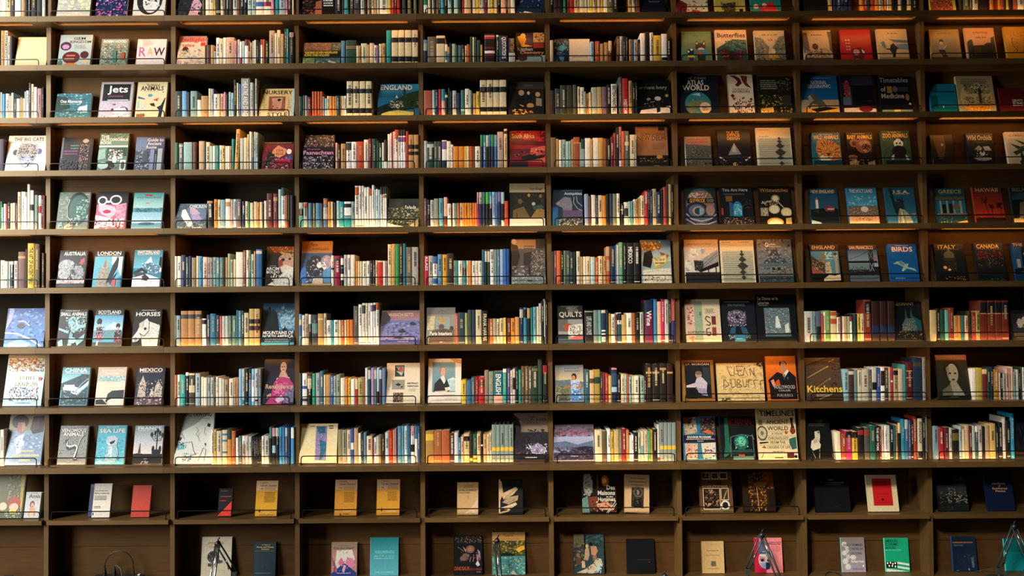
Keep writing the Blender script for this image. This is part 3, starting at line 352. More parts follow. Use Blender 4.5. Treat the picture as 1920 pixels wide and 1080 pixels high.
S 65 115 228 #4f9f88 b.02.22Z b.25.5k;118 155 228 #9aa89a b.03.2O;163 195 233 #4f7890;202 225 235 v;230 270 233 #4f86a0;271 297 237 x;300 340 190 #3f5a80 b.03.2O b.3.7Z;342 368 222 o;370 390 222 c;400 418 230 d;422 449 215 s;450 489 222 #2a9a98;490 557 222 w b.08.22k b.52.56k b.58.98a;559 590 222 #7f9898;592 627 78 i b.03.22O;629 650 78 w t;651 675 78 w t;677 703 92 i;704 722 90 w;724 747 105 i b.0.18O;748 770 72 w;771 784 115 s;786 802 108 w;804 824 115 l;826 849 90 i l6 b.0.18k;850 867 88 w l7 b.0.18k b.2.27o;868 884 85 w l8 b.0.18k b.2.27g;885 900 85 w l8 b.0.18k b.2.27h
B 4 4 785 330 4.909 465
F 838 1165 65 #1e1a16|lamplit room|face-out book with a tan band above a dark lamplit room|R 0 0 100 21 #a89472;T 56 10 94 17 #3a2a1c Van Gogh;N 4 24 96 60 16 8 #2c2620,#16130f,#3a3024;E 55 28 4 4 #b07a30;E 88 30 4 4 #8a6030;E 30 42 6 6 #6a5430;P #6a5024 10,62 40,54 60,84 10,84;P #8a6a34 60,80 80,56 98,62 98,84;E 68 48 5 4 #a8a898;P #3a4a44 64,54 90,50 98,58 70,62;W #14110e 2 20,68 22,84;R 0 82 100 100 #d8cdb8
S 50 75 193 #6a4050 t;78 107 205 k t;108 140 208 Z t;142 182 195 #9a9580;188 225 192 #5f9fb0 t;232 265 183 f b.62.9x b.72.99O;266 298 242 i;312 334 238 #d5cdb0;336 351 240 #3f8a88;352 379 237 O;380 401 237 c;402 424 237 o;425 449 237 o t;450 469 237 #d58a2a;470 494 237 o;495 519 237 #d86a20;520 536 237 o;537 556 140 p b.33.98h;558 585 140 Z b.33.98n;588 615 138 g b.33.98n;619 648 140 #5aa04a b.33.95k;650 677 138 #2a8fb0 b.33.95k;678 705 138 #9ab0d0;708 728 140 #5a80a0 b.33.95b;730 758 138 #7a6aa0 b.28.98n;760 789 140 s b.33.8k;791 825 222 #c8452a
B 4 5 1020 325 4.909 483
F 80 362 145 #22303c|Antiquities|dark blue face-out book titled Antiquities with a carved winged horse|L 28 1 96 5 1 #5a6a74;T 40 7 98 17 #c0c8cc Antiquities;R 0 48 18 100 #1f5a8a;P #7a7480 10,38 30,26 40,20 60,22 66,40 64,60 90,56 98,66 60,74 34,72 34,50 14,42;P #5a4a68 34,56 98,58 98,74 34,76;W #a8a4ac 2 72,20 70,36 82,52 98,58;W #a8a4ac 2 80,18 82,34 98,46;N 20 78 98 98 30 6 #8a867e,#5a5650,#b0a898;P #a09a98 12,40 24,34 22,42
S 375 410 180 #8f9ab8;412 434 200 B;436 474 190 i;476 499 195 n;500 537 193 c t;538 571 197 o;572 604 183 k;606 632 180 #2a3a48;634 669 180 #7f7a60;671 698 178 i t;708 735 270 k b.25.3c t;738 777 258 i b.25.58x;778 799 252 e;801 827 250 #5f9090;828 839 232 i;840 871 232 t;872 890 225 t;891 925 198 c;928 957 155 r T.04.36w CHANG;958 974 145 k;976 999 150 n;1001 1035 138 #a89a78;1038 1075 165 n;1078 1099 145 k;1100 1127 123 #a03a30;1128 1147 105 d;1148 1171 97 #b09a70;1172 1190 97 k
B 4 6 1255 325 4.909 470
F 150 445 115 #1a242c|Guidebook|face-out book titled GUIDEBOOK over a great spiral of blue and rust rings|E 50 50 46 46 #3a4a58;E 50 42 44 32 #7a5a4a;N 16 16 84 42 26 8 #a88a74,#5a4038,#c8b0a0;R 8 30 98 43 #1a1614;T 17 31 66 42 #c88a30 GUIDEBOOK;L 68 32 96 42 3 #8a8680;E 38 60 34 21 #1c2630;E 38 62 26 16 #4a5a70;E 42 63 18 12 #a07a70;E 42 64 12 9 #20384a;P #5f9ab0 46,58 54,56 52,70 46,72;E 80 62 14 14 #8a6a5c;W #8a86a0 4 4,70 20,84 50,90 80,84 98,72;W #6a6890 4 2,84 30,98 70,98 98,90
F 488 785 118 #14151a|You Are Here|black face-out book titled You Are Here with a glowing blue station clock|T 6 3 86 12 #8a8a84 You Are Here;L 10 17 80 22 2 #5a5a58;R 16 24 36 38 #6a4a24;E 51 58 15 20 #1f7090;R 37 50 65 78 #1f7fa0;N 40 46 64 74 14 6 #a8c0b0,#4fa0b8;P #2a4a6a 26,40 37,42 37,78 26,78;N 4 80 98 100 40 4 #c89a88,#3a3438,#8a7a78,#1c1c20;N 66 26 96 60 10 7 #22242c,#34363c;R 0 56 6 74 #8a2a38
F 845 1135 115 #161412|Wristwatches|dark face-out book titled Wristwatches with gold and steel watches|T 4 5 94 15 #8a6030 Wristwatches;E 52 32 14 10 #7a6a4a;E 52 32 9 7 #c0b490;E 46 60 18 12 #a8946a;E 46 60 14 10 #d0c4a0;R 2 56 26 80 #8a7c60;N 4 58 24 80 14 5 #c8b890,#3a342a;E 84 68 18 12 #b0a078;E 84 68 14 9 #c8ba90;W #9a8a68 4 58,40 76,56;W #9a8a68 4 6,44 40,38;N 4 38 60 50 16 4 #c8b890,#2a241c;E 46 94 26 12 #c8923a;E 46 96 20 10 #e0d0a0;P #a88850 80,84 98,82 98,100 80,100
B 4 7 1495 320 4.909 487
F 135 395 155 #14384a|New England|dark blue face-out book titled NEW ENGLAND with a lighthouse|T 6 4 90 13 #c0a080 NEW ENGLAND;L 6 14 90 16 1 #6a6a60;G 0 18 100 58 #1a4258 #24465a;R 20 32 29 56 #c8c0b0;R 22 26 27 32 #a8483a;P #12181c 0,60 40,56 70,54 98,58 98,100 0,100;P #7a2a2a 48,56 66,46 86,54 84,64 54,64;R 60 56 84 60 #a8a09a;P #3a2a1c 8,64 30,60 28,68;P #8aa8b0 0,88 30,94 40,100 0,100
F 485 758 150 #1f6a8a|The Holy Land|blue face-out book titled THE HOLY LAND over a pale hillside town|G 0 0 100 50 #1a5a80 #4a90a8;T 8 4 88 14 #c8a888 THE HOLY LAND;N 2 20 98 50 14 11 #6aa0b0,#8ab4bc,#3a7f98;R 0 52 100 80 #6a5a48;N 0 52 100 80 40 5 #c8a888,#3a3028,#a08468,#8a7a60;E 54 60 13 8 #d0c0ac;R 0 80 100 100 #c89a70;N 20 80 90 94 14 5 #5a4028,#a87a50
F 838 1110 150 #1a4a5c|U.S.A.|blue-green face-out book titled U.S.A. with a crowned statue|G 0 0 100 100 #184658 #2a5a70;T 16 8 84 18 #c8a078 U.S.A.;L 10 19 88 21 1 #8a7a68;P #1a2422 12,2 24,2 30,40 48,42 44,60 40,80 28,70 22,44;P #202c28 30,40 58,38 62,58 50,64 40,60;P #16201e 36,34 40,38 38,28 44,36 48,26 50,36 58,28 56,38 66,34 58,42;P #8a9078 44,58 60,62 76,76 86,100 34,100 36,80;W #3a443a 2 44,64 42,98;W #3a443a 2 54,66 60,98;W #c8c8b0 2 50,66 52,98;P #6a7260 80,72 98,70 94,84;R 0 82 30 100 #2f6080
B 4 8 1720 320 4.909 475
F 195 470 150 #173840|Greece|dark teal face-out book titled GREECE with temple columns|T 12 4 90 15 #8a8468 GREECE;L 12 17 90 19 1 #4a5a58;R 0 24 100 34 #4a4638;N 2 25 98 33 14 4 #6a6450,#2a2a22;R 2 36 98 72 #1a5a78;R 12 36 18 74 #8a8468;R 34 36 40 74 #8a8468;R 56 36 62 74 #8a8468;R 78 36 86 74 #8a8468;R 20 46 32 74 #14181a;R 42 44 54 74 #1a1e1e;E 68 54 12 10 #5a5648;R 0 72 100 78 #6a6450;N 6 80 98 100 24 5 #5a543c,#14181a,#8a8060;P #a8844a 70,96 98,92 98,100 60,100
F 548 815 140 #7a2a1a|Hawaii|red-orange face-out book titled HAWAII with palm silhouettes|R 0 0 100 20 #4a2418;T 10 3 88 14 #b08058 HAWAII;L 10 16 88 18 1 #7a4a30;G 0 22 100 78 #6a2418 #a03020;N 26 28 46 46 12 6 #1a120e;N 50 48 66 60 10 5 #1a120e;N 76 44 98 60 12 6 #1a120e;W #1a120e 1.5 38,40 44,76;W #1a120e 1.5 58,56 60,76;W #1a120e 1.5 86,54 92,80;R 0 76 100 78 #2a1210;R 0 86 100 100 #14100e;N 2 78 98 86 10 5 #c8402a,#5a1a14
F 895 1160 140 #16282c|Ireland|dark face-out book titled IRELAND at the edge, with a ruin in stone|T 8 3 80 13 #6a5a48 IRELAND;E 60 30 60 14 #2a3a44;P #12181a 0,36 100,36 100,100 0,100;P #5a5a4a 30,44 50,40 60,90 20,92;P #8a8468 44,36 54,36 60,60 50,58;R 0 88 60 100 #a8885a;N 2 84 60 98 8 5 #6a5a40,#c8a870
B 5 0 0 325 4.909 1035 @ the upright by Australia
S 0 38 775 i t;39 74 785 Z;76 91 785 s;92 125 785 k b.0.12Z t;126 161 782 Z;163 230 698 #6a5048 b.12.18t;233 250 675 d;252 312 620 y T.1.9k THE ART OF ANCIENT PERU;313 362 625 #5a5030 t;380 410 710 d t
B 5 1 0 325 4.909 1035
F 515 770 695 #171a1a|Australia|black face-out book titled AUSTRALIA with two koalas and a red flower|N 10 0 98 18 16 6 #5a6a60,#2a302c;T 16 4 94 14 w AUSTRALIA;E 28 42 28 17 #8a9294;E 24 34 7 8 #b0b8b8;E 48 36 6 7 #a0a8a8;E 24 62 22 18 #98a0a2;P #a03a40 78,26 92,20 94,32 84,40 76,34;E 72 62 24 20 #80888a;E 54 58 6 6 #14181a;E 62 64 5 5 #1a1c1c;N 6 34 94 80 40 6 #a8b0b0,#5a6264,#c8ccc8,#3a4042;R 0 80 100 90 #b8a8a8;N 0 82 98 92 10 8 #d8ccc8,#8a8080;R 0 90 100 100 #14120f
F 845 1110 697 #14100e|London|black-topped face-out book titled LONDON with a clock tower|R 0 17 100 100 #58a8bc;T 8 3 90 13 w LONDON;L 8 14 90 16 1 w;P #9a9484 40,22 52,44 56,100 12,100 20,60 30,44;P #7a7464 38,24 44,44 32,46;N 16 46 54 98 36 4 #b8b0a0,#6a6454,#8a8474;P #d8d4d0 60,18 78,18 74,38 62,40;P k 66,40 80,20 92,28 60,84 46,90;P w 86,18 98,18 98,72 84,50;P #c05a58 66,82 82,78 80,98 64,98;P #2a3a48 56,84 72,70 84,60 62,94;P #3a8aa0 88,74 98,70 98,98 86,98
F 1210 1470 695 #2f7f98|Switzerland|blue face-out book titled SWITZERLAND with a snowy peak and chalet|G 0 0 100 50 #2a7a94 #6ab0c4;T 10 2 90 11 #f0dcd0 SWITZERLAND;L 10 12 90 14 1 w;P #dce8ec 40,36 60,18 66,34 80,48 100,50 100,60 30,56;P #4a7a90 30,40 60,34 96,46 90,70 40,60;N 30 36 96 64 18 8 #3a6478,#8ab0c0,#c8dce4;P #1c2428 2,60 30,48 52,60 48,64 30,56 4,68;R 8 62 44 78 #3a3c38;P #e0e8ea 0,76 50,66 98,78 98,100 0,100;P #24282a 30,74 44,66 60,76 56,80;R 34 76 54 84 #3a3a38;N 8 80 98 96 10 7 #c8d4d8,#e8eef0;P k 92,20 98,20 98,48 90,40
B 5 2 310 330 4.909 1012
F 915 1175 650 #1a1614|bearded old man|dark face-out book with a white-bearded head and two lines of capitals|P #6a2f10 10,0 96,0 98,14 60,18 20,12;N 12 0 98 18 20 6 #c86a1c,#8a3a10,#3a1c10;P #b09078 44,30 60,16 96,20 98,60 80,72 56,66 46,48;P #7a3a30 42,38 58,30 60,48 46,54;N 50 10 96 30 18 7 #8a6a3a,#b08a48,#5a3a20;E 60 34 6 4 #1a1412;E 84 32 5 3 #2a201c;E 72 40 8 7 #b88a78;P #c8c0b0 52,54 72,46 96,54 90,66 60,66;P #d0ccc0 70,62 98,54 98,100 40,100 10,98 40,84;N 20 70 98 98 24 8 #b8b8a8,#8a9088,#d8d4c8;L 14 48 40 52 1 #8a8478;T 2 53 48 61 #d8d0c4 ARCIM;T 4 62 50 69 #d8d0c4 BOLDO
S 70 105 725 i;107 143 725 i;145 185 715 #2f3058 t;187 212 735 #4f5f5a t;214 240 725 n;241 283 740 #8f7a58;285 307 725 c;308 340 727 #3a90c0 t;345 388 735 #d8c0a8 t;389 409 737 #b59a90;410 436 740 z;437 467 737 #7f9f98 t;469 499 740 #5f8a88 t;501 534 740 #4f7f7a t;536 549 740 k;550 572 740 #c08a50;574 597 705 #8fa585;599 624 760 #a0b090;626 647 757 c;649 715 692 i;716 740 675 #7a4a3a t;743 767 675 i;769 787 675 #4a6a4a t;791 814 712 s;815 830 685 t;833 890 668 #2a5f90 b.04.12Z
B 5 3 545 330 4.909 1010
F 85 370 600 #2f4a70 #e8e4da|orange-topped dreamers|face-out book with an orange band above two pale sleeping heads on blue|R 0 0 100 27 #a86a28;T 30 4 52 12 #4a2a14 Pietro;T 26 13 88 21 #6a3c18 Lorenzetti;L 24 22 60 24 1 #6a3c18;E 46 56 30 24 #24262c;E 60 54 9 7 w;E 82 48 18 16 #a89090;P #e0d0d4 66,48 76,44 84,60 76,66 68,58;P #3a70b0 0,62 16,56 20,94 0,98;N 20 36 94 94 34 7 #4a5060,#8a8a98,#2f3a50,#c8b8b8;P #c8b8a0 42,84 72,82 74,96 38,96;P #4a86b8 72,68 98,60 98,96 76,94;R 0 96 100 100 #a8844a
S 372 397 727 i b.4.46k;402 455 730 #90203a b.1.2x t;460 487 730 k b.08.3i b.38.42a b.6.8i;491 519 722 Z t;521 550 722 w t;553 590 722 i;597 616 780 o;618 636 782 c;638 659 782 c;661 700 782 i t;701 729 780 i t;731 754 775 n;756 779 775 d;781 798 775 c;800 850 778 #c8321f b.0.06c;851 874 780 i;876 892 780 z;894 929 628 c;931 963 625 #c09a50;965 1000 625 #2a8a50;1003 1030 625 d t;1034 1062 622 #1a6a80;1065 1115 655 #6a6258 t;1117 1175 655 #a8a298 t
B 5 4 785 330 4.909 1007
F 855 1170 590 #4a4440|walking figure|tall dark face-out book with a figure walking between blurred flowers|R 8 2 72 22 #a88868;E 8 6 7 6 #c8b098;P #2a1a14 2,12 18,14 26,40 14,70 2,74;L 36 14 70 24 2 #3a2a20;P #241e1c 36,32 60,28 66,42 54,56 58,80 50,80 48,60 36,58;N 58 26 98 80 50 6 #8a7868,#5a6464,#b09a84,#3a4244,#7a6a5a;N 2 60 50 98 14 14 #5a5450,#8a8480,#3a3634;R 0 84 100 100 #6a7472;N 2 80 98 100 30 5 #8a9490,#4a5452,#a8b0ac;R 48 92 60 95 #2a2c2c
S 53 92 733 #b0203a T.04.5w KLASS;93 131 733 #a8a898 t;132 172 740 w b.0.25b b.75.95b;176 215 720 #5f8fb0 t;220 262 722 #d09a30;264 322 712 #2f2a22 t;324 335 778 t;336 365 778 a;366 404 780 i;406 440 780 #2f8a88 b.3.6#2a1a1c;441 456 780 i;458 487 780 o;491 521 783 i t;523 549 783 i t;551 582 783 i t;584 607 680 #1a5a78;610 630 678 k b.05.35Z;632 657 680 G b.05.35Z;659 692 680 w b.02.28Z;696 721 680 #5a8a98;723 748 680 #5a6a78;750 780 678 #8aaad0;783 809 675 #2a60b0;811 838 675 #1f3f80
B 5 5 1020 325 4.909 1025
F 905 1180 625 #8aa0a0|cloth bag|face-out book with a hanging cloth bag labelled in script over a beach|G 0 0 100 50 #2a5a78 #a8b8b0;P #8a5a24 4,0 30,6 60,8 74,20 40,26 30,34 4,18;N 4 2 70 24 20 7 #c88a3a,#4a2f18,#e0b060;P #1a1512 10,30 34,24 40,40 30,66 4,60;P #8a4038 62,28 94,36 86,44 70,40;P #b0a058 36,44 84,34 90,54 46,70;P #d0c08a 40,46 80,38 84,50 46,62;T 44 42 78 49 #3a2f20 The Tale of;L 44 51 82 58 1 #3a2f20;P #c8c4b0 4,70 98,66 98,100 4,100;W #6a6a60 1 4,76 50,72 98,74;N 8 84 98 98 24 5 #8a8478,#3a3830,#c8a088
S 65 90 720 x;94 117 713 #7a4058 t;118 153 713 #d0602a;155 181 715 k;183 200 713 #6a7a5a;203 239 713 #3a5058 t;241 270 725 G t;272 297 725 k;300 332 720 #c8c8b0;336 359 770 t;361 387 769 i;388 427 768 c t;431 470 772 #b5c8c0;473 502 778 #b8502a;503 540 765 c t;546 575 767 t;577 607 678 #b5906a b.25.35O b.65.98O;613 656 675 n t;657 667 668 b;668 691 665 #b5b0a8;693 725 640 #5f9a80 t;730 758 645 k t;763 828 645 k T.1.5w MEXICO;831 885 645 k t
B 5 6 1255 325 4.909 1015
F 155 470 615 #c8bba4|beach lifeguard tower|pale face-out book with a pier and a lookout hut over water|G 0 0 100 76 #c89a6a #c8c4b8;L 12 9 82 12 1 #5a4a3c;N 0 20 60 74 18 18 #b8b4a8,#8a9498,#d0c8b8;P #8a8a88 50,46 98,24 98,60 60,70;P #22201f 26,48 54,50 54,64 46,70 28,72;N 28 48 54 70 14 5 #5a5450,#3a3634;P #16161a 36,72 98,52 98,62 44,76;W #1a1a1c 1.2 50,60 98,30;W #1a1a1c 1.2 54,64 98,36;R 66 64 69 84 k;R 88 60 91 84 k;R 0 76 100 82 #2a2020;R 0 82 100 100 #1c1e1e
F 490 800 625 #d2c6a4|white diamonds beside Gothic|cream face-out book with a column of diamonds, left of the Gothic book|R 0 0 100 24 #d0b888;L 4 3 32 6 1 #5a4a34;L 54 3 94 6 1 #5a4a34;R 4 25 96 100 #a8a890;L 4 27 96 98 14 #8f9080;P #33342c 62,24 66,27 62,30 58,27;P #33342c 62,29 69,34 62,39 55,34;P #33342c 62,38 74,46 62,53 52,46;P #33342c 62,51 78,61 62,72 47,61;P #33342c 62,70 73,77 62,81 52,77;P #33342c 64,83 71,88 64,95 57,88
F 835 1150 618 #6a6c68|Gothic|grey face-out book titled Gothic with a station-like iron roof|N 0 0 100 30 20 10 #5a5048,#8a7460,#3a3a3a;T 22 8 32 18 w G;T 32 9 54 14 w othic;T 32 15 70 19 #c8b8a0 Transparencies;P #3a3c40 44,24 56,24 90,60 10,60;N 2 28 98 70 40 7 #8a8a84,#4a5054,#a09a90,#5f6c70;P #4a6068 2,56 98,56 98,62 2,62;N 8 62 92 84 20 6 #8a7a74,#5a6468,#3a4044;R 38 66 46 72 #22262a;R 54 66 62 72 #22262a;R 0 86 100 100 #2a3a40;N 4 88 96 99 20 5 #4f6064,#1c282c,#8a4a40
B 5 7 1495 320 4.909 1025
F 140 408 680 #1c1512|towered England|dark face-out book titled ENGLAND with a church tower and a statue|T 8 3 88 12 #e0a070 ENGLAND;L 8 13 88 15 1 #b08058;R 2 18 98 78 #4a7a84;N 50 20 96 40 8 10 #8ab0b0,#a8c0b8;P #7a6a50 30,30 36,24 50,26 52,52 32,50;P #4a3428 2,28 20,40 48,52 46,76 2,74;P #8a4a34 2,60 40,72 40,78 2,78;P #b0a080 50,50 66,46 70,78 48,80;N 6 40 76 78 24 5 #a08c6c,#3a2c20,#c0b090;P #9a8a68 80,28 90,28 94,50 92,80 82,80 84,50;E 86 26 5 4 #3a3024;R 0 78 100 100 #16140f;P #c8b890 40,92 60,82 80,84 98,80 98,96 40,98
F 490 762 685 #14202c|San Francisco|dark blue face-out book titled SAN FRANCISCO with a bridge tower|T 6 3 88 12 #e0a878 SAN FRANCISCO;L 10 11 90 13 1 #b08058;G 0 14 100 60 #2a4a68 #8aa0a8;R 70 14 86 74 #1c2024;W #4a5a68 3 72,18 84,40;W #4a5a68 3 84,18 72,40;W #6a7a84 3 72,50 84,72;W #6a7a84 3 84,50 72,72;R 0 44 98 50 #16181c;W #12161a 1.2 2,40 40,30 76,14;R 0 52 70 68 #5f7478;N 2 60 70 74 24 4 #2a3034,#8a8f8c,#16191c;R 0 74 100 84 #1a1c1e;N 30 78 98 84 10 4 #5a6468,#2a2c2e;R 0 84 100 100 #4a5a64;E 90 38 4 3 #a04a3a
F 865 1130 680 #0f4f8a|Birds|bright blue face-out book titled BIRDS with one flying gull|L 26 3 76 6 1 #c8b8a8;T 14 8 86 21 #e8c0a0 BIRDS;P #7fa898 24,48 44,46 56,54 68,52 62,62 86,66 94,74 60,66 46,74 40,72 48,62 28,54 12,54;P #c8ccb8 46,72 52,62 42,74;P #5a8478 30,48 44,47 54,56 46,60;L 14 90 56 94 1 #c8d0d8
B 5 8 1720 320 4.909 1007
F 190 465 665 #10181c|Italy|dark face-out book titled ITALY with a lit dome at night|T 14 3 74 13 #d0a060 ITALY;L 8 14 84 16 1 #8a6a40;R 44 14 52 20 #6a5a34;E 48 32 18 13 #5a5238;R 28 38 70 46 #2c2c24;R 22 48 72 74 #22221c;N 26 50 70 72 14 5 #4a4430,#14160f;E 30 64 6 4 #e0a850;E 44 70 5 3 #e0b060;R 10 84 98 100 #14100f;N 20 88 94 98 10 6 #6a2a20,#8a6a30
F 565 830 660 #1c1f22|Canada|dark face-out book titled CANADA with rows of riders in red coats|N 2 2 98 16 12 7 #5a4a30,#2a2820;T 8 3 86 14 #e0a860 CANADA;L 8 15 86 17 1 #b08a50;N 4 20 98 42 20 8 #6a2420,#8a3028,#2a1a18;N 4 40 98 66 40 4 #5a5448,#2a2826,#8a8070,#14161a;R 0 66 100 96 #141a1e;N 2 94 98 100 10 5 #3a5058,#24343a
F 915 1190 655 #123a5a|bottle by the sea|dark blue face-out book at the frame edge with a bottle silhouette|T 4 3 36 10 #c89070 THE;T 44 3 80 10 #c89070 MED;R 0 12 100 70 #1a4a74;P k 30,16 38,10 46,20 46,62 28,62;E 40 30 5 4 #a89870;R 10 44 22 66 #8a9490;P #0f1a20 0,70 98,62 98,80 0,84;P #8a6a48 20,76 98,92 98,100 30,84
B 6 0 0 550 4.909 472
F 30 395 118 #2a5a9a|blue horse|large blue face-out book showing a close-up animal eye, at the left edge|G 0 0 100 100 #1f4a8a #4a80c0;N 0 0 100 100 30 14 #3a70b0,#1a3a78,#5a90cc;P #8a90b0 6,0 18,4 14,30 0,60;E 38 46 10 7 #161c2c;W #a8b8d8 3 30,34 46,34 60,46;W w 3 0,64 30,66 60,78 94,98;P #7ab0dc 10,90 40,80 70,92 60,100 10,100
B 6 1 0 550 4.909 472
F 515 775 130 #141818|Small Animals|black face-out book titled SMALL ANIMALS with a pale leafy creature|L 20 3 76 6 1 w;T 4 8 96 18 w SMALL ANIMALS;P #8ab8bc 30,30 44,20 60,22 78,34 70,60 56,64 40,52;N 24 20 98 66 50 7 #a8d0d4,#4a7a80,#c8e0e0,#2a4448;P #8ab4b8 4,50 40,60 38,66 4,56;P #8ab4b8 70,44 98,40 98,50 74,52;P #6a9aa0 44,66 56,66 54,98 40,98;P #8ab8bc 4,88 20,80 24,98 8,100;P #7aa8ae 66,86 98,66 96,84 74,98;E 56 84 14 8 #9ac4c8
F 845 1110 130 #14100e|Scotland|black-topped face-out book titled SCOTLAND with two pipers in kilts|R 0 17 100 100 #4fa0bc;G 0 17 100 60 #4a98b8 #a8ccd8;T 10 4 90 13 w SCOTLAND;L 10 14 90 16 1 w;P #b8ccd0 40,50 70,34 98,50 98,60 40,60;P #5f8a98 0,58 98,56 98,80 0,80;E 18 34 9 9 #14141a;E 19 44 5 4 #c8a090;P #1c1c24 10,50 28,48 34,66 10,68;P #a05a70 10,68 32,66 34,84 12,86;N 8 48 36 84 20 5 #c8b0b8,#2a2030,#8a4a58,w;E 84 46 7 7 #14141a;E 84 52 4 4 #c8a090;P #1c1c24 74,58 96,58 98,74 74,76;P #8a3a48 76,76 98,74 98,90 74,92;N 74 58 98 92 20 5 #c8b0b8,#2a2030,#8a4a58;R 0 90 100 100 #3a3a34;R 14 86 20 98 w
F 1205 1460 130 #16130f|Horses|black face-out book titled HORSES with a bridled white horse|L 26 3 80 6 1 w;T 8 9 96 20 w HORSES;P #d0ccc2 28,38 46,28 50,26 56,34 80,40 98,46 94,100 40,100 34,78 20,88 4,90 2,78 18,60 24,48;E 46 54 5 4 k;W #2a2620 2.5 58,36 60,60 44,74 26,66;W #2a2620 2 36,78 28,66;E 14 82 6 5 #8a8680;N 54 42 96 96 20 6 #c0bcb0,#e0dcd4,#a8a498;P #b8b4a8 22,40 40,32 36,50 24,50
B 6 2 310 550 4.909 480
F 880 1185 95 #1a2f3c|Mountains|dark blue face-out book titled MOUNTAINS OF NORTH AMERICA with a snowy range|G 0 0 100 66 #1a2c3a #3a78a8;N 40 0 100 40 16 12 #2a4a5c,#4a6a78,#6a8890;P #8aacbc 50,38 70,24 98,40 98,62 60,60;N 46 26 98 62 22 8 #b8ccd4,#4a7a9a,#6a94ac;P #10181c 14,70 30,14 44,26 52,66;P #14201f 0,30 20,8 34,40 20,70 0,70;P #0f1618 60,66 70,56 78,68;R 0 66 100 92 #16222a;T 4 67 96 75 w MOUNTAINS OF;T 4 76 96 83 w NORTH AMERICA;L 10 85 92 94 2 #8aa0a8;R 0 94 100 100 #3a7f98
S 80 99 193 #6a7068 t;100 138 195 #8f9f98;140 206 153 #b07f4a b.1.22x;208 270 153 #b07f4a b.1.22x;272 333 153 #b07f4a b.1.22x;338 375 225 w b.05.2k;378 411 190 #2a3a48 t;412 465 180 #2a6a88 t;467 498 195 x t;500 519 203 #c85a50;521 549 203 Z;551 580 203 Z;581 611 200 #55756a t;613 652 200 #5a7a6a t;653 671 150 #2f6a78;673 699 155 #5a8a98;700 724 155 x t;725 768 175 #c5bf90 t;770 817 138 #c5a060 b.28.4k b.46.58d;819 870 138 #c5a060 b.28.4k b.46.58d
B 6 3 545 550 4.909 480
F 820 1190 170 #4a4a78|Massachusetts|landscape-format face-out book titled MASSACHUSETTS with a violet seashore|G 0 0 100 30 #6a4a48 #a07080;T 20 8 82 18 #d0a880 MASSACHUSETTS;L 40 20 66 23 1 #b09080;G 0 30 100 92 #5a6aa0 #8a7aa8;P #1c181c 2,6 14,4 26,22 22,36 2,48;N 14 34 98 88 34 10 #7a80b8,#4a5a90,#a890b0,#3a4a78;P #16161e 72,40 80,34 90,42 80,46;P #1a1a28 44,64 56,54 66,64 54,68;P #24243a 30,84 46,76 62,84;R 0 88 100 100 #3a4078;L 42 91 72 94 1 #c8c8d8
S 72 102 190 #5f95b8 b.18.35c b.35.7b;104 130 200 i;131 164 188 #b5ab95 t;166 190 195 k b.0.3i b.45.6m;194 247 197 #3a4040 b.28.6#4f8a80;250 302 187 t b.15.2c;304 329 185 #c9b898;331 371 248 i b.3.55Z;373 396 250 #2f8a98;398 437 247 i t;441 464 250 c;466 494 248 #b85a2a t;496 514 248 c;516 544 245 o;546 577 245 #d06a20;578 622 120 #5a554c t;625 657 105 w;659 689 93 i b.05.25x;691 709 93 i t;711 734 93 w t;736 759 93 w b.05.2u;761 784 90 w b.05.2k;786 813 88 w b.0.17O
B 6 4 785 550 4.909 478
F 70 335 143 #8a8474|Paris Interiors|face-out book titled Paris Interiors with a chandelier above a curved sofa|R 0 0 100 20 #6a6c64;P #c8b890 2,24 30,24 26,62 2,62;P #8a9a94 30,26 80,26 80,60 34,60;E 54 36 12 10 #b8904a;W #3a342c 1.2 40,14 54,8 68,14;W #3a342c 1.2 54,6 54,30;E 52 54 10 8 #5a4a38;R 48 60 56 66 #4a3c30;P #6a5a44 22,62 60,58 98,62 98,100 6,100 10,80;P #4a3a30 24,66 60,60 92,66 80,72 30,72;T 12 67 88 77 w Paris Interiors;E 88 58 7 6 #2a2622;P #5a4434 10,80 90,78 92,96 8,98;L 46 94 60 97 1 w
S 337 363 190 #c0503a;364 424 183 #2a3f44 t;427 450 188 #9a9f70;453 487 160 #3a4a34;491 522 160 #24344a;526 579 160 #c8ba95 t;583 637 168 k T.1.9c FRANK HARRIS;640 651 240 B;653 684 243 #c0602a;686 716 243 #a5a080;718 747 245 c;749 779 240 c t;781 805 235 y;816 849 240 #6a3520 t;851 886 240 o t;888 926 230 #c89050;931 962 143 n b.05.28Z;966 996 143 #2f7a98 b.05.28k;1000 1027 143 k b.02.3t;1031 1054 143 #1f6a60;1056 1084 138 #6aa0b8 t;1086 1109 135 c;1111 1129 105 Z;1130 1153 85 k t;1154 1165 65 Z;1167 1190 80 k t
B 6 5 1025 550 4.909 467
F 105 340 120 #151618|Quilts|black face-out book titled QUILTS with a patterned quilt in a room|L 10 2 86 5 1 #8a8a86;T 34 5 76 11 #8a8478 AMERICA'S;T 40 12 82 18 #8a8478 HERITAGE;T 6 18 96 34 #c8bca8 QUILTS;R 2 38 98 92 #8a8a80;R 2 38 40 70 #5a5a54;P #a8402f 20,58 40,48 60,52 56,64 34,70;P #d8d4c8 44,54 98,50 96,80 60,88 40,76;N 46 54 94 80 50 4 #16181a,#3a3c3c,#c8c4b8;P #b05a58 60,84 98,78 98,92 50,92;R 2 78 40 90 #1c2a34;R 0 92 100 100 #1f3a4c
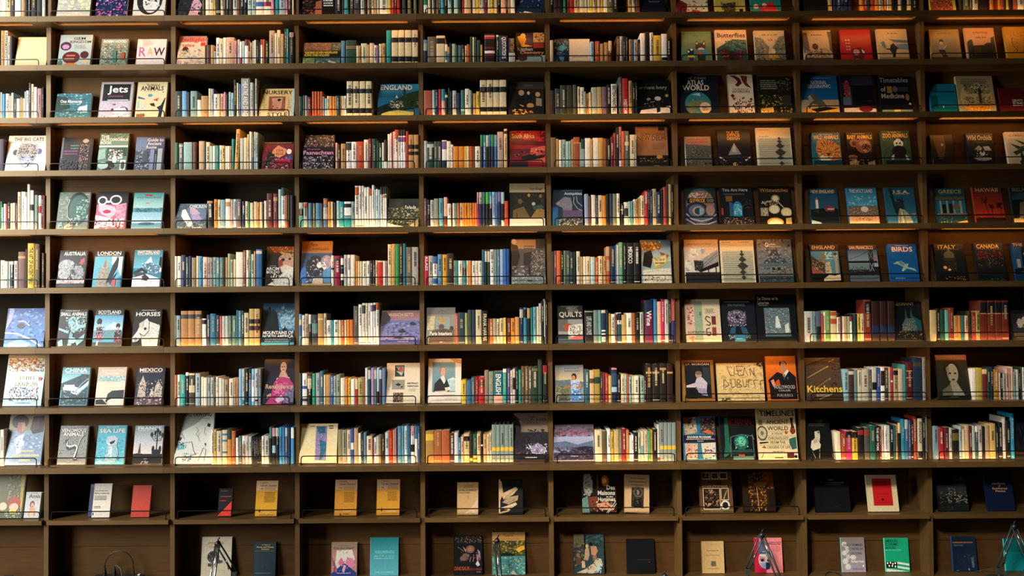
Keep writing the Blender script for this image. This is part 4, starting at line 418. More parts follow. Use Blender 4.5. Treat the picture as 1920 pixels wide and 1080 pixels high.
S 352 430 158 k b.04.06Z T.2.75Z LIFE AND LOVES;433 474 160 #6f7f7a;476 503 160 #5f9a98;506 543 160 #20304a b.0.09c b.6.64w b.7.76w b.8.95Z;545 571 160 #1a2a38;573 592 190 #b08a30;594 631 197 i T.1.75k THE THEORY OF THE;633 649 203 #6a3040;651 690 185 w b.02.25k b.38.95#1f5058;692 734 205 #c09a60;736 785 188 i t;789 816 188 #a5582a;818 857 185 k t;860 893 183 #b5b5a8;895 902 100 k;904 980 70 #6a1f40 b.0.3n T.25.6w Wine;986 1017 62 #2f7fa8;1019 1054 85 f;1056 1087 62 #c0284a t;1089 1124 65 Z t;1126 1147 70 k t;1149 1185 58 #2f2f68 b.0.5#a03a40
B 6 6 1260 550 4.909 462
F 140 460 70 #c8b898|American Illustrators|cream face-out book with a pale green stripe and scroll-like numerals|P #c8a088 2,8 25,8 24,100 2,100;R 25 4 48 100 #8a9a80;R 2 10 22 100 #c4a490;N 4 16 24 60 10 9 #a05a4a,#d8b8a4,#8a3a30;E 42 34 4 5 #5a7a60;R 42 34 43 44 #4a6a50;L 56 22 86 34 3 #6a5a48;W k 2.4 70,44 60,40 56,46 62,52 70,56 68,62 58,60;W k 2.4 68,68 58,70 58,84 66,86 70,78 60,78;R 74 40 86 60 #6a2a28;R 74 66 86 86 #7a3a34;T 4 75 56 80 #3a3026 ILLUSTRATORS;N 4 84 24 100 6 9 #b0603a,#d8a080
F 475 785 75 #131820|Musees de France|dark face-out book with a pink and white glass rosette|L 8 3 86 9 1 #5a5e60;T 20 10 70 16 #5a5e60 EN FRANCE;E 44 44 29 20 #4a4858;N 18 28 72 64 60 5 #b8a0b0,#7a6a80,#d0c0c8,#2a2a38,#5a5a78;E 45 42 5 4 #20202c;P #2a4a68 24,68 40,62 34,92 16,94;P #2a4a68 52,62 70,68 80,90 62,92;N 16 84 36 94 8 4 #a0a898,#3a3a34;N 62 84 84 94 8 4 #a09868,#3a3a34;P #2a6a88 36,84 64,84 66,100 34,100;L 38 92 60 95 1 #c8d8dc
F 795 1160 30 #101216|La Dame et la Licorne|tall black face-out book titled La Dame et la Licorne with a tapestry square|T 6 5 58 12 #b8ae9c La Dame et la;T 6 14 34 21 #b8ae9c Licorne;L 6 22 36 25 1 #7a7468;R 20 29 84 90 #5a6a70;N 20 29 84 90 70 5 #4f8088,#8a7a80,#a8a0a0,#3a5a64,#6a9aa0;P #c8d0cc 48,48 54,46 60,72 46,72;P #c0c8c4 70,66 80,60 80,82 70,82;R 20 84 84 90 #3a5a60
B 6 7 1495 540 4.909 490
F 910 1165 130 #12161a|Germany|black face-out book titled GERMANY with a floodlit twin-spired cathedral|T 4 2 80 11 #7a6a48 GERMANY;P #1a4a50 60,34 98,50 98,78 70,70;P #2f4440 42,36 46,14 50,40 50,56 42,56;P #2f4440 62,36 66,14 70,40 70,56 62,56;P #4a5a54 30,60 42,44 74,44 82,76 26,76;N 28 48 80 76 26 4 #7a8478,#2a3430,#a8a890;N 8 76 98 98 30 4 #6a5a38,#14181a,#8a7a50,#a89860;R 0 88 12 100 k
S 72 145 208 Z t;150 176 208 #5f8a98;178 221 208 #5a5a70 b.5.98k;223 246 245 #a04a30;248 261 215 i;262 303 202 #6a9a50 t;308 365 208 c b.02.15O b.25.42O;368 398 225 i b.0.15k t;399 413 255 m;414 437 258 w;438 462 258 t;464 485 258 e;486 508 258 w b.0.2r;510 518 240 k;520 537 237 #1a5a60;538 554 235 k;556 581 233 y t;583 616 233 c t;620 680 105 #7a2a20 b.05.32k;690 758 118 #2f1816 b.6.85n;765 828 118 #2f1816 b.6.85n;836 900 118 #2f1816 b.6.85n
B 6 8 1730 540 4.909 475
F 835 1000 205 #1c1e20|pale birds|dark face-out book with two pale birds at the right edge|R 6 12 100 82 #2c3034;E 50 44 16 16 #b8b09a;E 76 36 14 14 #c0b8a4;N 30 40 80 60 8 6 #8a8474,#d0c8b4;R 6 76 100 88 #4a4034;L 20 92 90 96 1 #6a6a68
S 75 130 190 #c8b078;132 164 175 k t;166 207 188 #1a4a40;209 243 190 #6aa8a0;245 289 170 #8a3520 t;291 324 243 t;326 354 243 o;356 389 243 #2a6a70;391 422 243 f;424 454 200 #2f3020;456 491 215 #9a2a30 t;493 530 200 #a5904a;533 599 105 #6a2a1a b.05.3k b.32.34t;603 667 105 #6a2a1a b.05.3k b.32.34t;671 731 105 #6a2a1a b.05.3k b.32.34t;735 795 105 #6a2a1a b.05.3k b.32.34t
B 7 0 0 550 4.909 1018
F 20 375 545 #a8ccd4|cartoon children|tall pale blue face-out book crowded with tiny drawn children and a small flag|R 0 0 100 8 #8a8a70;N 4 8 96 34 60 7 #d8a030,#a05a2a,#3a3030,#c87a30,#8a4a5a,#e0c060,#5a4a3a;T 36 42 74 50 #d8cca8 PETITS;T 26 54 84 62 #d8cca8 FRANCAIS;P r 84,44 96,46 92,52;P w 78,46 86,46 88,52 80,52;N 12 64 90 90 50 6 #d0dce0,#b8a0b0,#3a4048,#c86a7a,#e8e4e0,#8aa8c0;L 32 93 72 96 1 #4a6a74
B 7 1 0 550 4.909 1018
F 540 795 668 #4f98b0|China|teal face-out book titled CHINA with a stone wall climbing a hillside|G 0 0 100 44 #3a90a8 #9ac8d8;T 8 2 90 13 w CHINA;L 10 14 90 16 1 w;P #24444e 0,42 40,30 78,18 98,20 98,40 50,60 0,60;P #c8d4d4 8,52 50,50 70,56 98,36 98,46 60,72 10,62;P #1c3840 4,60 30,62 60,76 98,50 98,98 4,98;N 8 60 96 98 26 9 #2f5f6c,#5a8a94,#1c3038;R 12 46 50 52 #b8c8c8;N 60 18 98 40 10 7 #14262c,#3a5a64;W #a8c0c4 2 50,66 80,40 98,30
F 870 1135 668 #b8bab0|Wonders of Nature|pale face-out book with faint white title, drifting sand and dark curves|T 14 6 92 12 #d8d8d0 THE WONDERS;T 28 14 76 20 #d8d8d0 OF NATURE;P #8ab0b4 4,28 40,22 70,26 96,24 98,38 50,38 4,36;N 4 22 96 38 10 7 #c8d8d8,#6a98a0;R 0 40 100 100 #cfc8b4;P #1c2c30 42,70 56,62 98,60 98,80 70,82 44,96 36,90;P #14201f 2,86 24,84 44,98 2,98;E 70 92 28 10 #dcd8c8;L 6 96 40 98 1 k
F 1230 1490 670 #141f34|Mexico church|navy face-out book titled MEXICO with a floodlit twin-towered church|T 10 3 92 13 w MEXICO;L 10 14 90 15 1 w;P #b0a89c 12,48 22,28 24,22 27,28 38,48 38,78 10,78;P #b0a89c 70,52 78,38 80,32 82,38 94,52 96,78 68,78;P #c0b8b0 50,78 60,56 70,78;N 6 34 98 80 40 6 #d8d0c4,#5a5048,#8a8078,#2a2a34;R 2 78 98 100 #5a4c50;N 2 78 98 100 26 7 #c8a8a8,#8a5a60,#e0d4d0,#3a3038
B 7 2 310 550 4.909 1025
F 890 1180 615 #1c2230|Renaissance|dark face-out book titled Renaissance with a woman in a pink gown|E 62 8 13 8 #4a2c24;E 62 18 10 12 #c8a088;P #c09a84 54,28 70,28 78,40 48,40;P #c8a890 42,42 82,40 84,46 40,48;P #a8386a 34,52 50,40 80,42 96,56 98,72 70,80 60,100 10,100 26,84;P #c86a98 40,56 60,54 62,74 40,78;P #5a6a8a 72,72 98,58 98,96 66,98;N 34 50 96 98 24 7 #d078a8,#8a2a58,#b85a8a;P #b88a74 14,80 26,76 28,82 14,88;P #c8b8c8 40,90 60,80 70,90 50,98;T 8 56 96 66 #c8ac88 Renaissance;E 58 17 2 1 k;E 66 17 2 1 k;E 62 24 4 1 #8a3a38
S 72 109 743 #b0603f t;110 136 743 i t;138 184 742 #2fa598 t;186 214 720 k b.0.1w t;216 271 728 #4a4638 b.38.6c b.0.06c;276 321 730 #9fb5bc t;328 352 762 i;353 384 770 i;386 414 770 #8fa5a5 t;416 446 770 #b5b5a5 t;448 463 765 x t;465 489 763 i t;491 519 775 i;521 544 783 Z;546 578 788 #a58a60 t;586 627 783 i t;629 649 783 #b59a70;651 673 780 #b08060;675 703 693 #86b0c8;706 729 693 #a8c0c8 b.85.98#3a8a98;733 764 697 k t;766 792 697 #3f78a8 b.0.3k;794 822 693 #7ab8d8 b.3.9w;824 852 693 #b5c5cc b.85.9k;854 880 693 #7a8a90
B 7 3 545 550 4.909 1028
F 878 1190 660 #d8ccb4|Abstract Painting|cream face-out book titled ABSTRACT PAINTING with three small pictures|R 24 6 52 34 #1c2426;P #7a8a84 26,8 50,8 50,24 36,20;P #c02a38 34,20 42,8 50,20;P #a8b4ac 28,20 48,24 44,32;R 16 42 54 66 #8a8a7c;P k 26,54 34,50 44,54 36,58;R 42 58 48 62 #3a3a38;R 20 74 50 98 #4a4038;N 20 74 50 98 26 4 #c8862a,#3a6a70,#b04a34,#1c1c1c,#d8c8a0;T 60 49 94 53 k ABSTRACT;T 62 56 94 60 k PAINTING;L 66 64 92 72 3 #a89c88;L 74 88 80 92 1 #5a5048
S 65 103 737 #2f4548;107 152 740 w b.4.5b b.8.9x;155 192 762 k b.0.1v b.1.45c t;198 228 745 #2a9a80 t;233 268 738 #a5a8a5 t;271 300 720 #3f6a80 t;304 322 755 c;324 366 755 t;368 393 763 #2f68b0 t;394 421 768 #9aada5 t;423 456 755 #8a9a80 t;460 500 785 i;501 527 790 o;529 555 787 y t;556 590 795 w;593 620 795 r b.0.4c;621 667 785 #a5a060 t;669 685 795 #a55a2a;687 709 695 #c5d5e0;712 738 697 G b.05.3Z;742 767 695 #a08ac0;769 791 697 #5a6a60 b.05.3Z;794 814 695 #9ac8e0 b.65.98k;816 839 697 #4a3038 b.05.3Z;841 872 697 #5a80b0
B 7 4 785 550 4.909 1030
F 85 390 625 #e0d4c4|portrait of a man|white face-out book with a painted portrait of a man in a black coat|R 12 8 82 76 #5f8a94;G 12 8 82 76 #7a9aa0 #4f7f90;P #a8c4c8 56,48 82,44 82,74 56,74;P #c8d8d8 58,48 76,42 82,48;E 44 28 10 9 #8a6a44;E 45 30 8 10 #c89880;P #d8d4cc 36,42 48,38 54,54 48,58;P #14161c 20,56 36,44 48,58 56,46 66,66 64,74 16,76;P #d0c8c0 50,66 66,64 70,70 54,74;P #c8b8a8 20,74 60,72 56,76 18,76;L 40 80 82 84 1 #a89a88;L 48 88 92 94 2 #a8a094;P #c89a60 64,0 100,2 100,12 80,8
S 393 437 815 y t;441 485 820 #3f6a88;486 517 795 #4f6a78;521 551 790 #902030;554 605 788 r b.1.35m;606 642 730 #8a7a68;646 689 740 #7a8a78 t;693 775 740 #1f5f70 b.74.99f T.08.72w ENGLISH;777 809 715 #2fa090 b.0.1w t;816 842 715 #4a4a80 t;844 865 730 #d8c8bc t;867 890 717 Z b.25.6k;891 919 700 k t;921 944 725 #1f8a78 t;946 977 695 #5a4a3a t;979 1009 695 #6a5a44 t;1011 1041 695 #5a5040 t;1043 1099 695 #24382c b.05.12v t;1101 1136 630 #2a4038;1145 1185 683 #1a2420 b.0.23#902020
B 7 5 1025 550 4.909 1020
F 85 345 680 #7a8a90|woman in blue|face-out book with a woman in a pale blue dress before distant hills|G 0 0 100 46 #4a6a80 #c8b48a;L 30 6 90 21 2 #4a5a6c;P #5a6a70 0,42 50,40 98,46 98,60 0,58;P #6a6a4a 0,58 60,54 60,98 0,98;N 0 56 60 98 20 8 #8a865a,#4a5038,#a89a70;E 66 32 9 9 #2a1c14;E 64 36 7 7 #b87a58;P #a8bcd0 54,42 84,40 92,60 80,72 54,70;P #a86a48 30,60 56,56 58,60 32,64;P #a86a48 84,48 94,58 90,68 72,66;P #4f80b8 50,70 84,68 98,98 50,98;N 52 44 90 96 24 7 #c8d4e0,#3a68a0,#8aa8cc;R 12 80 38 98 #4a5044
S 350 395 720 #2f5a68;398 439 725 #d0b080 b.25.4B;441 492 720 #a58a3a b.22.42G;497 514 740 x;516 539 748 #702a30;541 567 755 #b03a28 t;570 599 777 #c8a560;593 648 705 #1f2a40 b.0.04p b.55.7l b.15.5#2a4a6a;650 684 765 k t;686 719 763 c t;721 737 765 s;739 756 763 #b5502a;758 786 785 #8fb0b0 t;788 806 783 c;807 850 780 i t;852 861 800 k;863 899 782 e t;901 914 790 #5a1a30;916 971 670 #241c18 b.2.25t t;976 1040 670 #241c18 b.2.25t t;1043 1104 670 #241c18 b.1.16t t;1111 1165 672 #2f1a14 b.2.25t
B 7 6 1260 550 4.909 1005
F 105 400 630 #8a6024|gold-framed writer|gold-bordered face-out book with a seated man in white writing, blue-black ground|R 9 6 90 93 #14181f;T 12 8 86 14 #d8d0c0 J.P. MORGAN;R 66 18 88 60 #24303a;E 52 36 10 9 #a08a78;E 52 32 10 5 #6a5a50;P #b0aab8 46,44 62,42 78,56 74,78 50,80 44,66 20,66 14,62 40,56;P #8a84a0 40,68 72,70 78,88 60,86;R 10 70 44 94 #0e1014;P #c8bca8 12,62 40,64 40,67 12,67
F 430 858 660 #c8b078|scratched plaster|landscape-format face-out book like cracked plaster with scratched capitals|N 0 0 100 100 70 9 #b89c64,#d8c490,#c8b078,#a88c58;W #3a3226 1 22,8 28,32 36,34 38,10;W #3a3226 1 46,32 42,8 56,10;W #3a3226 1 42,20 54,20;W #3a3226 1 46,34 58,32;W #3a3226 1 56,34 60,12 66,34;W #3a3226 1 72,34 72,14 80,34 80,12;W #3a3226 1 14,42 12,68 24,58 16,42;W #3a3226 1 28,44 30,66 38,62 38,42;W #3a3226 1 42,66 42,44 50,48 44,56 52,62 42,66;W #3a3226 1 54,44 56,64 62,62 62,44;W #3a3226 1 66,66 66,46 76,46;W #3a3226 1 80,64 78,46 88,46;W #3a3226 1 92,70 92,48 100,46;N 86 0 100 10 8 5 #2a2018;N 6 94 26 100 6 5 #3a1a10
F 890 1165 600 #c8641a|orange Hollywood|orange face-out book titled HOLLYWOOD COLOR PORTRAITS with a man in black|G 0 0 100 60 #d07a28 #c04a14;P #14120f 44,14 62,10 70,16 68,24 46,22;E 58 25 10 14 #a8745a;P #15161a 4,54 36,36 60,42 74,32 98,48 98,98 8,98 6,62;P #c8c0b0 54,42 70,30 76,34 58,50;P #5a5050 56,40 62,42 58,56;P #c88a70 12,56 22,52 28,66 20,70;P #c04a14 28,58 40,52 44,66 28,66;E 70 50 3 3 #1f5a58;T 22 66 92 74 #a8a098 HOLLYWOOD;T 36 76 76 80 #a8a098 COLOR;T 30 84 82 92 #8a8480 PORTRAITS;L 42 93 70 95 1 #8a3a28
B 7 7 1495 540 4.909 1040
F 95 425 652 #3a2c22|Kitchens|brown face-out book titled Kitchens in yellow with chrome handles|P #6a5440 0,0 60,0 0,18;P #4a3a2c 0,22 60,4 98,2 98,70 0,90;W #b08a58 2 4,48 66,20 62,24;W #c09a60 2 68,10 84,4;W #9a7a54 1.6 30,70 70,48 66,54;W #5a4838 1 0,30 50,12;W #8a6a48 1.6 74,10 98,14;N 70 6 98 66 8 9 #2a1e18,#4a362a;T 2 66 100 82 y Kitchens;L 26 86 66 92 2 #b8a898;W #a89888 1.4 34,98 70,86
S 428 475 752 #85b0bc;476 524 758 #3f2f28 b.04.15Z;526 554 758 #5f8080;556 596 752 #c8c0a0 b.0.02k t;598 659 752 #b5b0a0 t;661 687 755 #4f5a58 t;691 731 735 Z b.45.68k;736 769 740 #24509a t;771 806 737 w b.1.55k b.72.78k;808 839 742 #3a3a30 t;841 861 735 #b09a80;863 885 735 #a02a48 b.4.45w;889 931 750 #a5956a b.05.2k t;933 973 752 #c0ad90;975 1003 712 #3a8a90;1006 1064 690 #4f1a1a b.22.24t b.4.42t;1069 1154 655 #1a3044 b.1.2x;1156 1184 645 #8a8580 t;1188 1230 615 k t
B 7 8 1730 540 4.909 1025
F 160 450 620 #24261f|soft portrait|dark grey-green face-out book with a soft-focus portrait under copper lettering|R 0 0 100 12 #7a4a34;L 6 3 96 10 2 #b08a70;E 48 34 26 22 #1a1a16;E 50 42 18 22 #8a8874;P #6a6a58 30,30 40,24 36,60;P #8a8874 40,62 60,62 84,96 20,96;P #5a5a4a 12,80 40,66 46,96 10,96;E 42 42 4 2 k;E 58 42 4 2 k;E 50 56 6 2 #3a2a26;R 0 92 100 100 #1a1e1c;L 34 94 66 97 1 #6a6a60
S 452 495 740 w;498 552 735 #b5a84a b.0.03y;554 597 740 #6a2a26 b.02.17c;600 624 735 G t;626 656 725 #1a2a40;658 704 750 #a8742a t;706 721 780 Z;723 741 780 k t;743 769 785 #9aa090 t;771 796 735 #c8a8a8;798 814 735 #b58a6a;816 834 725 #c8b8a0;836 861 770 #7a9aa5;863 887 750 Z;889 904 750 k;906 919 725 G;921 938 730 w
B 8 0 0 765 4.909 508
F 40 370 40 #7a94b0|two profiles|tall blue face-out book with two faces meeting and gold print below|R 0 0 100 34 #8a8464;E 30 16 24 14 #1a1614;P #9a6a64 24,18 42,16 46,26 44,36 34,40 22,34;P #b88a78 34,18 44,20 46,30 38,36;P #2a1c1c 66,6 98,4 98,40 70,42 60,30;P #4a3434 66,10 84,6 82,30 66,34;P #c8ccd8 22,46 44,40 56,70 30,80 18,76;P #6a84a0 44,44 98,36 98,96 40,98;P #8aa4bc 0,64 22,46 30,84 0,98;N 10 42 96 68 16 10 #5a7490,#a8b8cc,#8aa0bc;L 36 70 80 77 1 #d8c088;L 16 78 94 86 1 #d8c088;L 40 87 72 95 1 #d8c088
S 0 37 175 i t;39 52 175 y
B 8 1 0 765 4.909 508
F 520 780 152 #7a807c|Venomous Animals|grey face-out book titled VENOMOUS ANIMALS with a coiling snake|N 0 0 100 100 60 6 #868c88,#6e7470,#8f948f;L 26 2 78 5 1 #c8c8c4;T 6 8 94 17 w VENOMOUS;T 14 18 86 27 w ANIMALS;W #24282a 5 26,46 34,62 60,56 66,72 58,88 72,88;W #c8cac4 5 30,40 30,52 44,54 60,50 68,56 62,74 58,84 70,84;W #b0b4b0 3 70,52 76,36 86,24;E 26 41 4 5 #24282a;L 4 95 42 98 1 #d8d8d4
F 870 1135 152 #4fa8bc|Sea Life|turquoise face-out book titled SEA LIFE with a dolphin|N 0 30 100 100 40 10 #5fb4c4,#3f98b0,#7ac4d0;L 26 3 78 6 1 w;T 8 9 96 19 w SEA LIFE;P #a8b8c0 32,40 40,28 60,26 74,34 72,48 50,52 34,46;P #d8dcdc 34,46 50,46 66,42 60,50 44,52;P #14181a 44,44 64,38 62,46 50,50;P #8ab0bc 40,52 70,48 80,74 70,96 36,90 34,70;P #c0d0d4 46,54 58,54 56,84 42,80;P #4a7a84 68,80 84,84 80,92;N 30 52 76 94 14 7 #9ac0c8,#6a98a4;L 4 92 62 98 2 w
F 1215 1480 155 #b8bcc0|France|pale face-out book titled FRANCE with an iron tower and an ornate lamppost|G 0 0 100 74 #7f98a8 #d0c8c4;T 10 3 92 12 w FRANCE;L 10 13 50 15 1 w;P #3a3c40 21,46 23,46 26,72 16,72;R 0 74 100 100 #14110f;P #14110f 0,74 14,72 30,73 40,75;W k 4 80,74 80,18;E 80 70 16 8 k;E 68 62 5 9 k;E 92 62 5 9 k;W k 2 60,28 70,40 90,40 98,28;E 60 24 5 6 k;E 72 20 4 6 k;E 88 20 4 6 k;E 97 26 4 6 k;E 80 14 5 6 k;N 60 18 98 40 8 6 k;N 28 92 56 99 6 3 w;L 36 86 52 88 1 #c8c0b4
B 8 2 310 765 4.909 517
F 75 420 45 #c8ccc4|Haiku Painting|large white face-out book titled HAIKU PAINTING with ink sketches|P #8a9488 0,0 90,0 50,24 10,40;T 8 1 92 9 #2a2624 HAIKU PAINTING;L 68 12 90 14 1 #4a4a44;W #2f3434 1 54,30 60,36 54,44 62,50;W #2f3434 1 64,40 60,48 66,58;W #2f3434 1 78,30 76,40 82,46;P #1c2020 84,22 92,24 90,30 82,28;P #1c2020 78,60 84,62 82,68;W #3a4040 1.2 4,36 20,46 24,54;P #2a3434 6,48 18,50 14,56 6,56;P #6aa8b0 4,64 24,60 26,72 8,74;N 4 58 30 70 10 6 #8ac0c4,#3a5a60;N 20 80 46 96 12 6 #8ab0b4,#4a6a70;W #4a5252 1 26,60 44,58 50,74 58,84;W #4a5252 1 64,96 76,70 84,74 80,96;W #4a5252 1 30,90 60,80
S 423 442 200 i;443 470 200 #c8a860 t;473 519 210 #c8c0a8 t;522 569 203 c b.1.16#3f80a8 b.28.34#3f80a8 b.62.68#3f80a8;571 607 205 #c88840 b.0.27G;609 645 210 #b8602a t;648 671 275 w;673 704 258 #5a6a6a t;706 737 258 o b.0.98w b.3.98o;738 766 258 Z;768 794 262 Z;798 814 270 k t;815 831 270 k t;833 847 270 k t;848 861 270 k t;863 882 270 k t;886 911 262 i t;913 954 258 Z t;957 981 180 #3a7a68 b.3.98k;983 1014 180 k b.5.7l b.02.25p;1016 1046 180 k b.02.25s;1048 1074 180 #3a90b8 b.3.98#2f7fae;1076 1099 180 #3f70a8;1101 1124 180 #2f5a90 b.02.25s;1126 1154 180 n;1156 1184 180 #3f90c8 b.02.3w
B 8 3 545 765 4.909 520
F 75 420 162 #e0d0a0|purple panel|cream face-out book with a narrow purple picture panel|R 42 6 72 94 #8a7aa8;N 42 6 72 94 16 6 #a88ac0,#6a5a88,#b8a0c8;P #2a5a70 44,8 66,8 68,24 50,26;P #2f6a80 52,40 70,48 70,70 60,92 54,94 56,66;N 46 10 70 90 14 5 #24506a,#4a88a0;L 26 5 40 9 1 #3a342a;L 76 4 92 15 2 #3a342a;L 60 94 86 96 1 #8a7f64
S 435 474 210 #8a8460;475 516 213 #9a9480 t;518 552 213 #d0c5b0 t;555 582 205 #2f50a0 b.4.6w;584 620 198 #c09a68;623 647 243 i;649 669 250 G t;671 697 238 #5f7590;700 751 270 #d5c5a5 t;753 764 292 #7a2a20;765 791 288 w;793 814 277 Z;816 831 277 #8a7040;833 867 257 d t;871 904 238 #b5c5c8 t;906 939 225 #b83020 t;941 959 218 t;961 972 205 #a080b0;973 983 205 m;986 1019 182 #4a8aa5 t;1021 1046 182 #5a90a0;1048 1074 182 #b5d0d8 t;1076 1104 182 #2f5a78;1108 1139 182 w b.0.25p b.5.7k;1141 1166 182 #3a7a90 b.35.98w;1168 1195 182 #2f4f78 t
B 8 4 785 765 4.909 520
F 880 1195 80 #241f2c|Hudson River School|dark face-out book titled THE HUDSON RIVER SCHOOL with trees over a torrent|R 0 0 100 40 #7a6a5c;P #1a1820 0,4 12,10 22,30 18,46 0,50;T 40 6 62 11 #4a3a34 THE;T 8 11 98 17 #3a2a28 HUDSON RIVER;T 26 18 74 23 #4a3a34 SCHOOL;N 40 34 98 62 26 9 #16161a,#24222a,#1c1c20;N 0 40 46 74 16 12 #16161c,#201c26;P #8a84a0 44,72 70,62 90,74 98,80 80,86 54,84;N 34 64 98 86 24 6 #c8c0d0,#5a5468,#8a84a0;N 4 74 40 86 8 6 #5a4038,#3a2a34;R 0 86 100 100 #16141c;L 32 91 70 94 1 #d0ccd0
S 65 140 228 #a8803a b.1.3y;143 212 225 #a05a30;214 285 223 #a85a30;287 328 250 #4f2a24;329 364 245 #c8c8c8;366 389 290 #2f7098;391 414 285 f t;416 467 258 #d0bd80 b.08.25k t;470 498 255 d b.85.95y;501 536 262 #1f5a4a b.75.98y b.84.9a;538 570 258 #d8b880 t;573 594 248 k b.4.45w;596 627 262 #d09a68 t;629 652 262 c;654 672 250 c t;674 714 175 #7f8f88 b.6.7y b.9.91x;716 751 175 #7f8f88 b.6.7y b.9.91x;753 791 175 #7f8f88 b.6.7y b.9.91x;793 831 175 #7f8f88 b.6.7y b.9.91x;833 873 175 #7f8f88 b.6.7y b.9.91x
B 8 5 1025 765 4.909 513
F 65 440 178 #8a90ac|violet landscape|landscape-format face-out book with a violet sky over dark woodland|G 0 0 100 30 #5a4a5c #7a6a80;N 0 4 100 36 22 12 #5a4a58,#8a6a80,#48404c;N 8 18 90 26 14 5 #a03a4a;G 0 34 100 64 #a0a4bc #8a90ac;P #5a6680 0,50 30,46 60,56 98,44 98,64 0,70;P #24202e 40,70 60,62 80,60 98,62 98,84 40,84;P #2a2a3c 0,78 40,76 98,80 98,98 0,98;N 0 62 98 98 36 9 #3a3448,#4a3a50,#1c1c28,#5a5070;L 42 86 60 89 1 #c8c8d0
S 446 511 225 #d8caa0 t;513 554 235 #5f4f34;558 589 220 w t;593 619 240 #c8a03a t;622 666 230 #c0a870;668 694 222 #7a6a58 t;696 732 215 #8a1f20 t;734 761 228 #c07a38;763 779 275 w;781 802 272 w t;804 842 248 k t;844 869 250 #a8b090 t;871 896 238 c b.48.8#6aa0a0;898 933 232 #d0b8a0 t;936 958 238 #4f9a60;960 977 230 #c0953a;979 1019 220 k t;1021 1041 180 #c5bfb0 b.9.98m;1043 1079 160 #7f8f88 b.6.7y;1081 1116 160 #7f8f88 b.6.7y;1118 1154 160 #7f8f88 b.6.7y;1156 1192 160 #7f8f88 b.6.7y
B 8 6 1260 765 4.909 500
F 115 415 105 #2a6a88|Souvenir Programs|blue face-out book titled SOUVENIR PROGRAMS with four tilted programme covers|P #b09a80 2,2 40,0 44,38 6,42;N 4 4 42 38 14 7 #7a6450,#c8b498,#5a4a3c;P #3a3434 56,2 98,2 98,40 54,38;N 56 4 98 40 16 7 #8a5a48,#1c1a20,#a88a70;P #c05a34 58,36 76,30 96,38 92,42;R 0 43 100 60 #241a2c;T 12 45 86 50 w SOUVENIR PROGRAMS;L 6 51 96 54 1 #d8d0c8;L 40 56 66 58 1 w;P #c09a80 4,62 44,62 40,98 4,98;N 6 64 42 96 16 7 #a04a3a,#d8b8a0,#6a4a48;P #c8bca8 54,62 98,60 96,98 58,98;N 58 70 96 98 12 7 #8a8478,#5a4a50,#2a2a30
F 460 775 105 #101418 #1f3038|green machine|dark face-out book with a glowing green glass apparatus and red title|P #1f5a44 14,4 24,2 26,60 30,84 6,96 12,70;T 22 6 94 18 #7a2024 ART NOUVEAU;L 24 19 62 21 1 #5a1c20;W #4a6a68 2 28,94 30,48 60,42 94,46 96,94;E 60 60 21 17 #1f5a50;E 60 58 15 12 #3f9a80;E 60 57 8 8 #6ac0a0;N 42 44 80 78 12 6 #2f6a60,#8ac0ac,#14302c;P #24403c 30,78 90,76 94,86 28,88;R 50 88 68 92 #a03a20;R 34 92 94 100 #4a6a68;W #5a7a78 2 92,42 98,54
F 805 1165 15 #d0be94|Timelines of the Ancient World|tall cream face-out book titled TIMELINES OF THE ANCIENT WORLD with relics|T 22 1 84 4 #6a5434 SMITHSONIAN;T 8 8 98 19 #3a2a1c TIMELINES;L 40 21 62 23 1 #6a5434;T 24 26 82 34 #3a2a1c ANCIENT;T 26 38 80 46 #3a2a1c WORLD;T 36 50 66 54 #5a4630 A VISUAL;T 26 58 80 63 #5a4630 CHRONOLOGY;T 32 66 70 71 #5a4630 FROM THE;T 22 75 82 80 #5a4630 ORIGINS OF LIFE;L 32 84 70 87 1 #5a4630;R 2 5 98 6 #a89468;R 2 24 98 24.6 #8a7448;R 2 48 98 48.6 #8a7448;R 2 56 98 56.6 #8a7448;R 2 64 98 64.6 #8a7448;R 2 73 98 73.6 #8a7448;E 12 51 14 14 #4a4434;E 12 51 11 11 #b8aa88;E 12 51 4 4 #6a604c;P #1c1814 4,68 24,67 28,69 4,71;P #3a1c14 86,22 94,22 92,32 96,40 96,48 88,54 84,46 88,38;E 91 47 7 6 #7a2f1c;P #2f5a54 80,62 98,58 98,80 86,82 80,70;R 72 88 90 98 #4a2018;E 94 95 4 3 k;P #8a4a34 8,78 16,74 20,80;R 40 96 62 98 #4a3018;W #5a3a28 1.6 6,98 14,86;R 4 26 14 36 #8a6a4c;E 74 50 4 3 #a04a34
B 8 7 1500 760 4.909 505
F 72 300 125 #0f1212|white bust|black face-out book with a collaged white bust on stilts|T 18 5 72 12 #4a4a44 HOLLYWOOD;L 14 14 82 22 2 #4a4a44;P #b8b09a 36,34 56,32 58,46 54,58 36,54;P #c8c0a8 22,56 44,50 58,66 54,74 24,80 16,72;E 52 36 3 2 k;P #a89f88 30,52 44,48 46,60 28,64;W #8a8478 2 22,82 32,98;W #8a8478 2 52,76 48,98
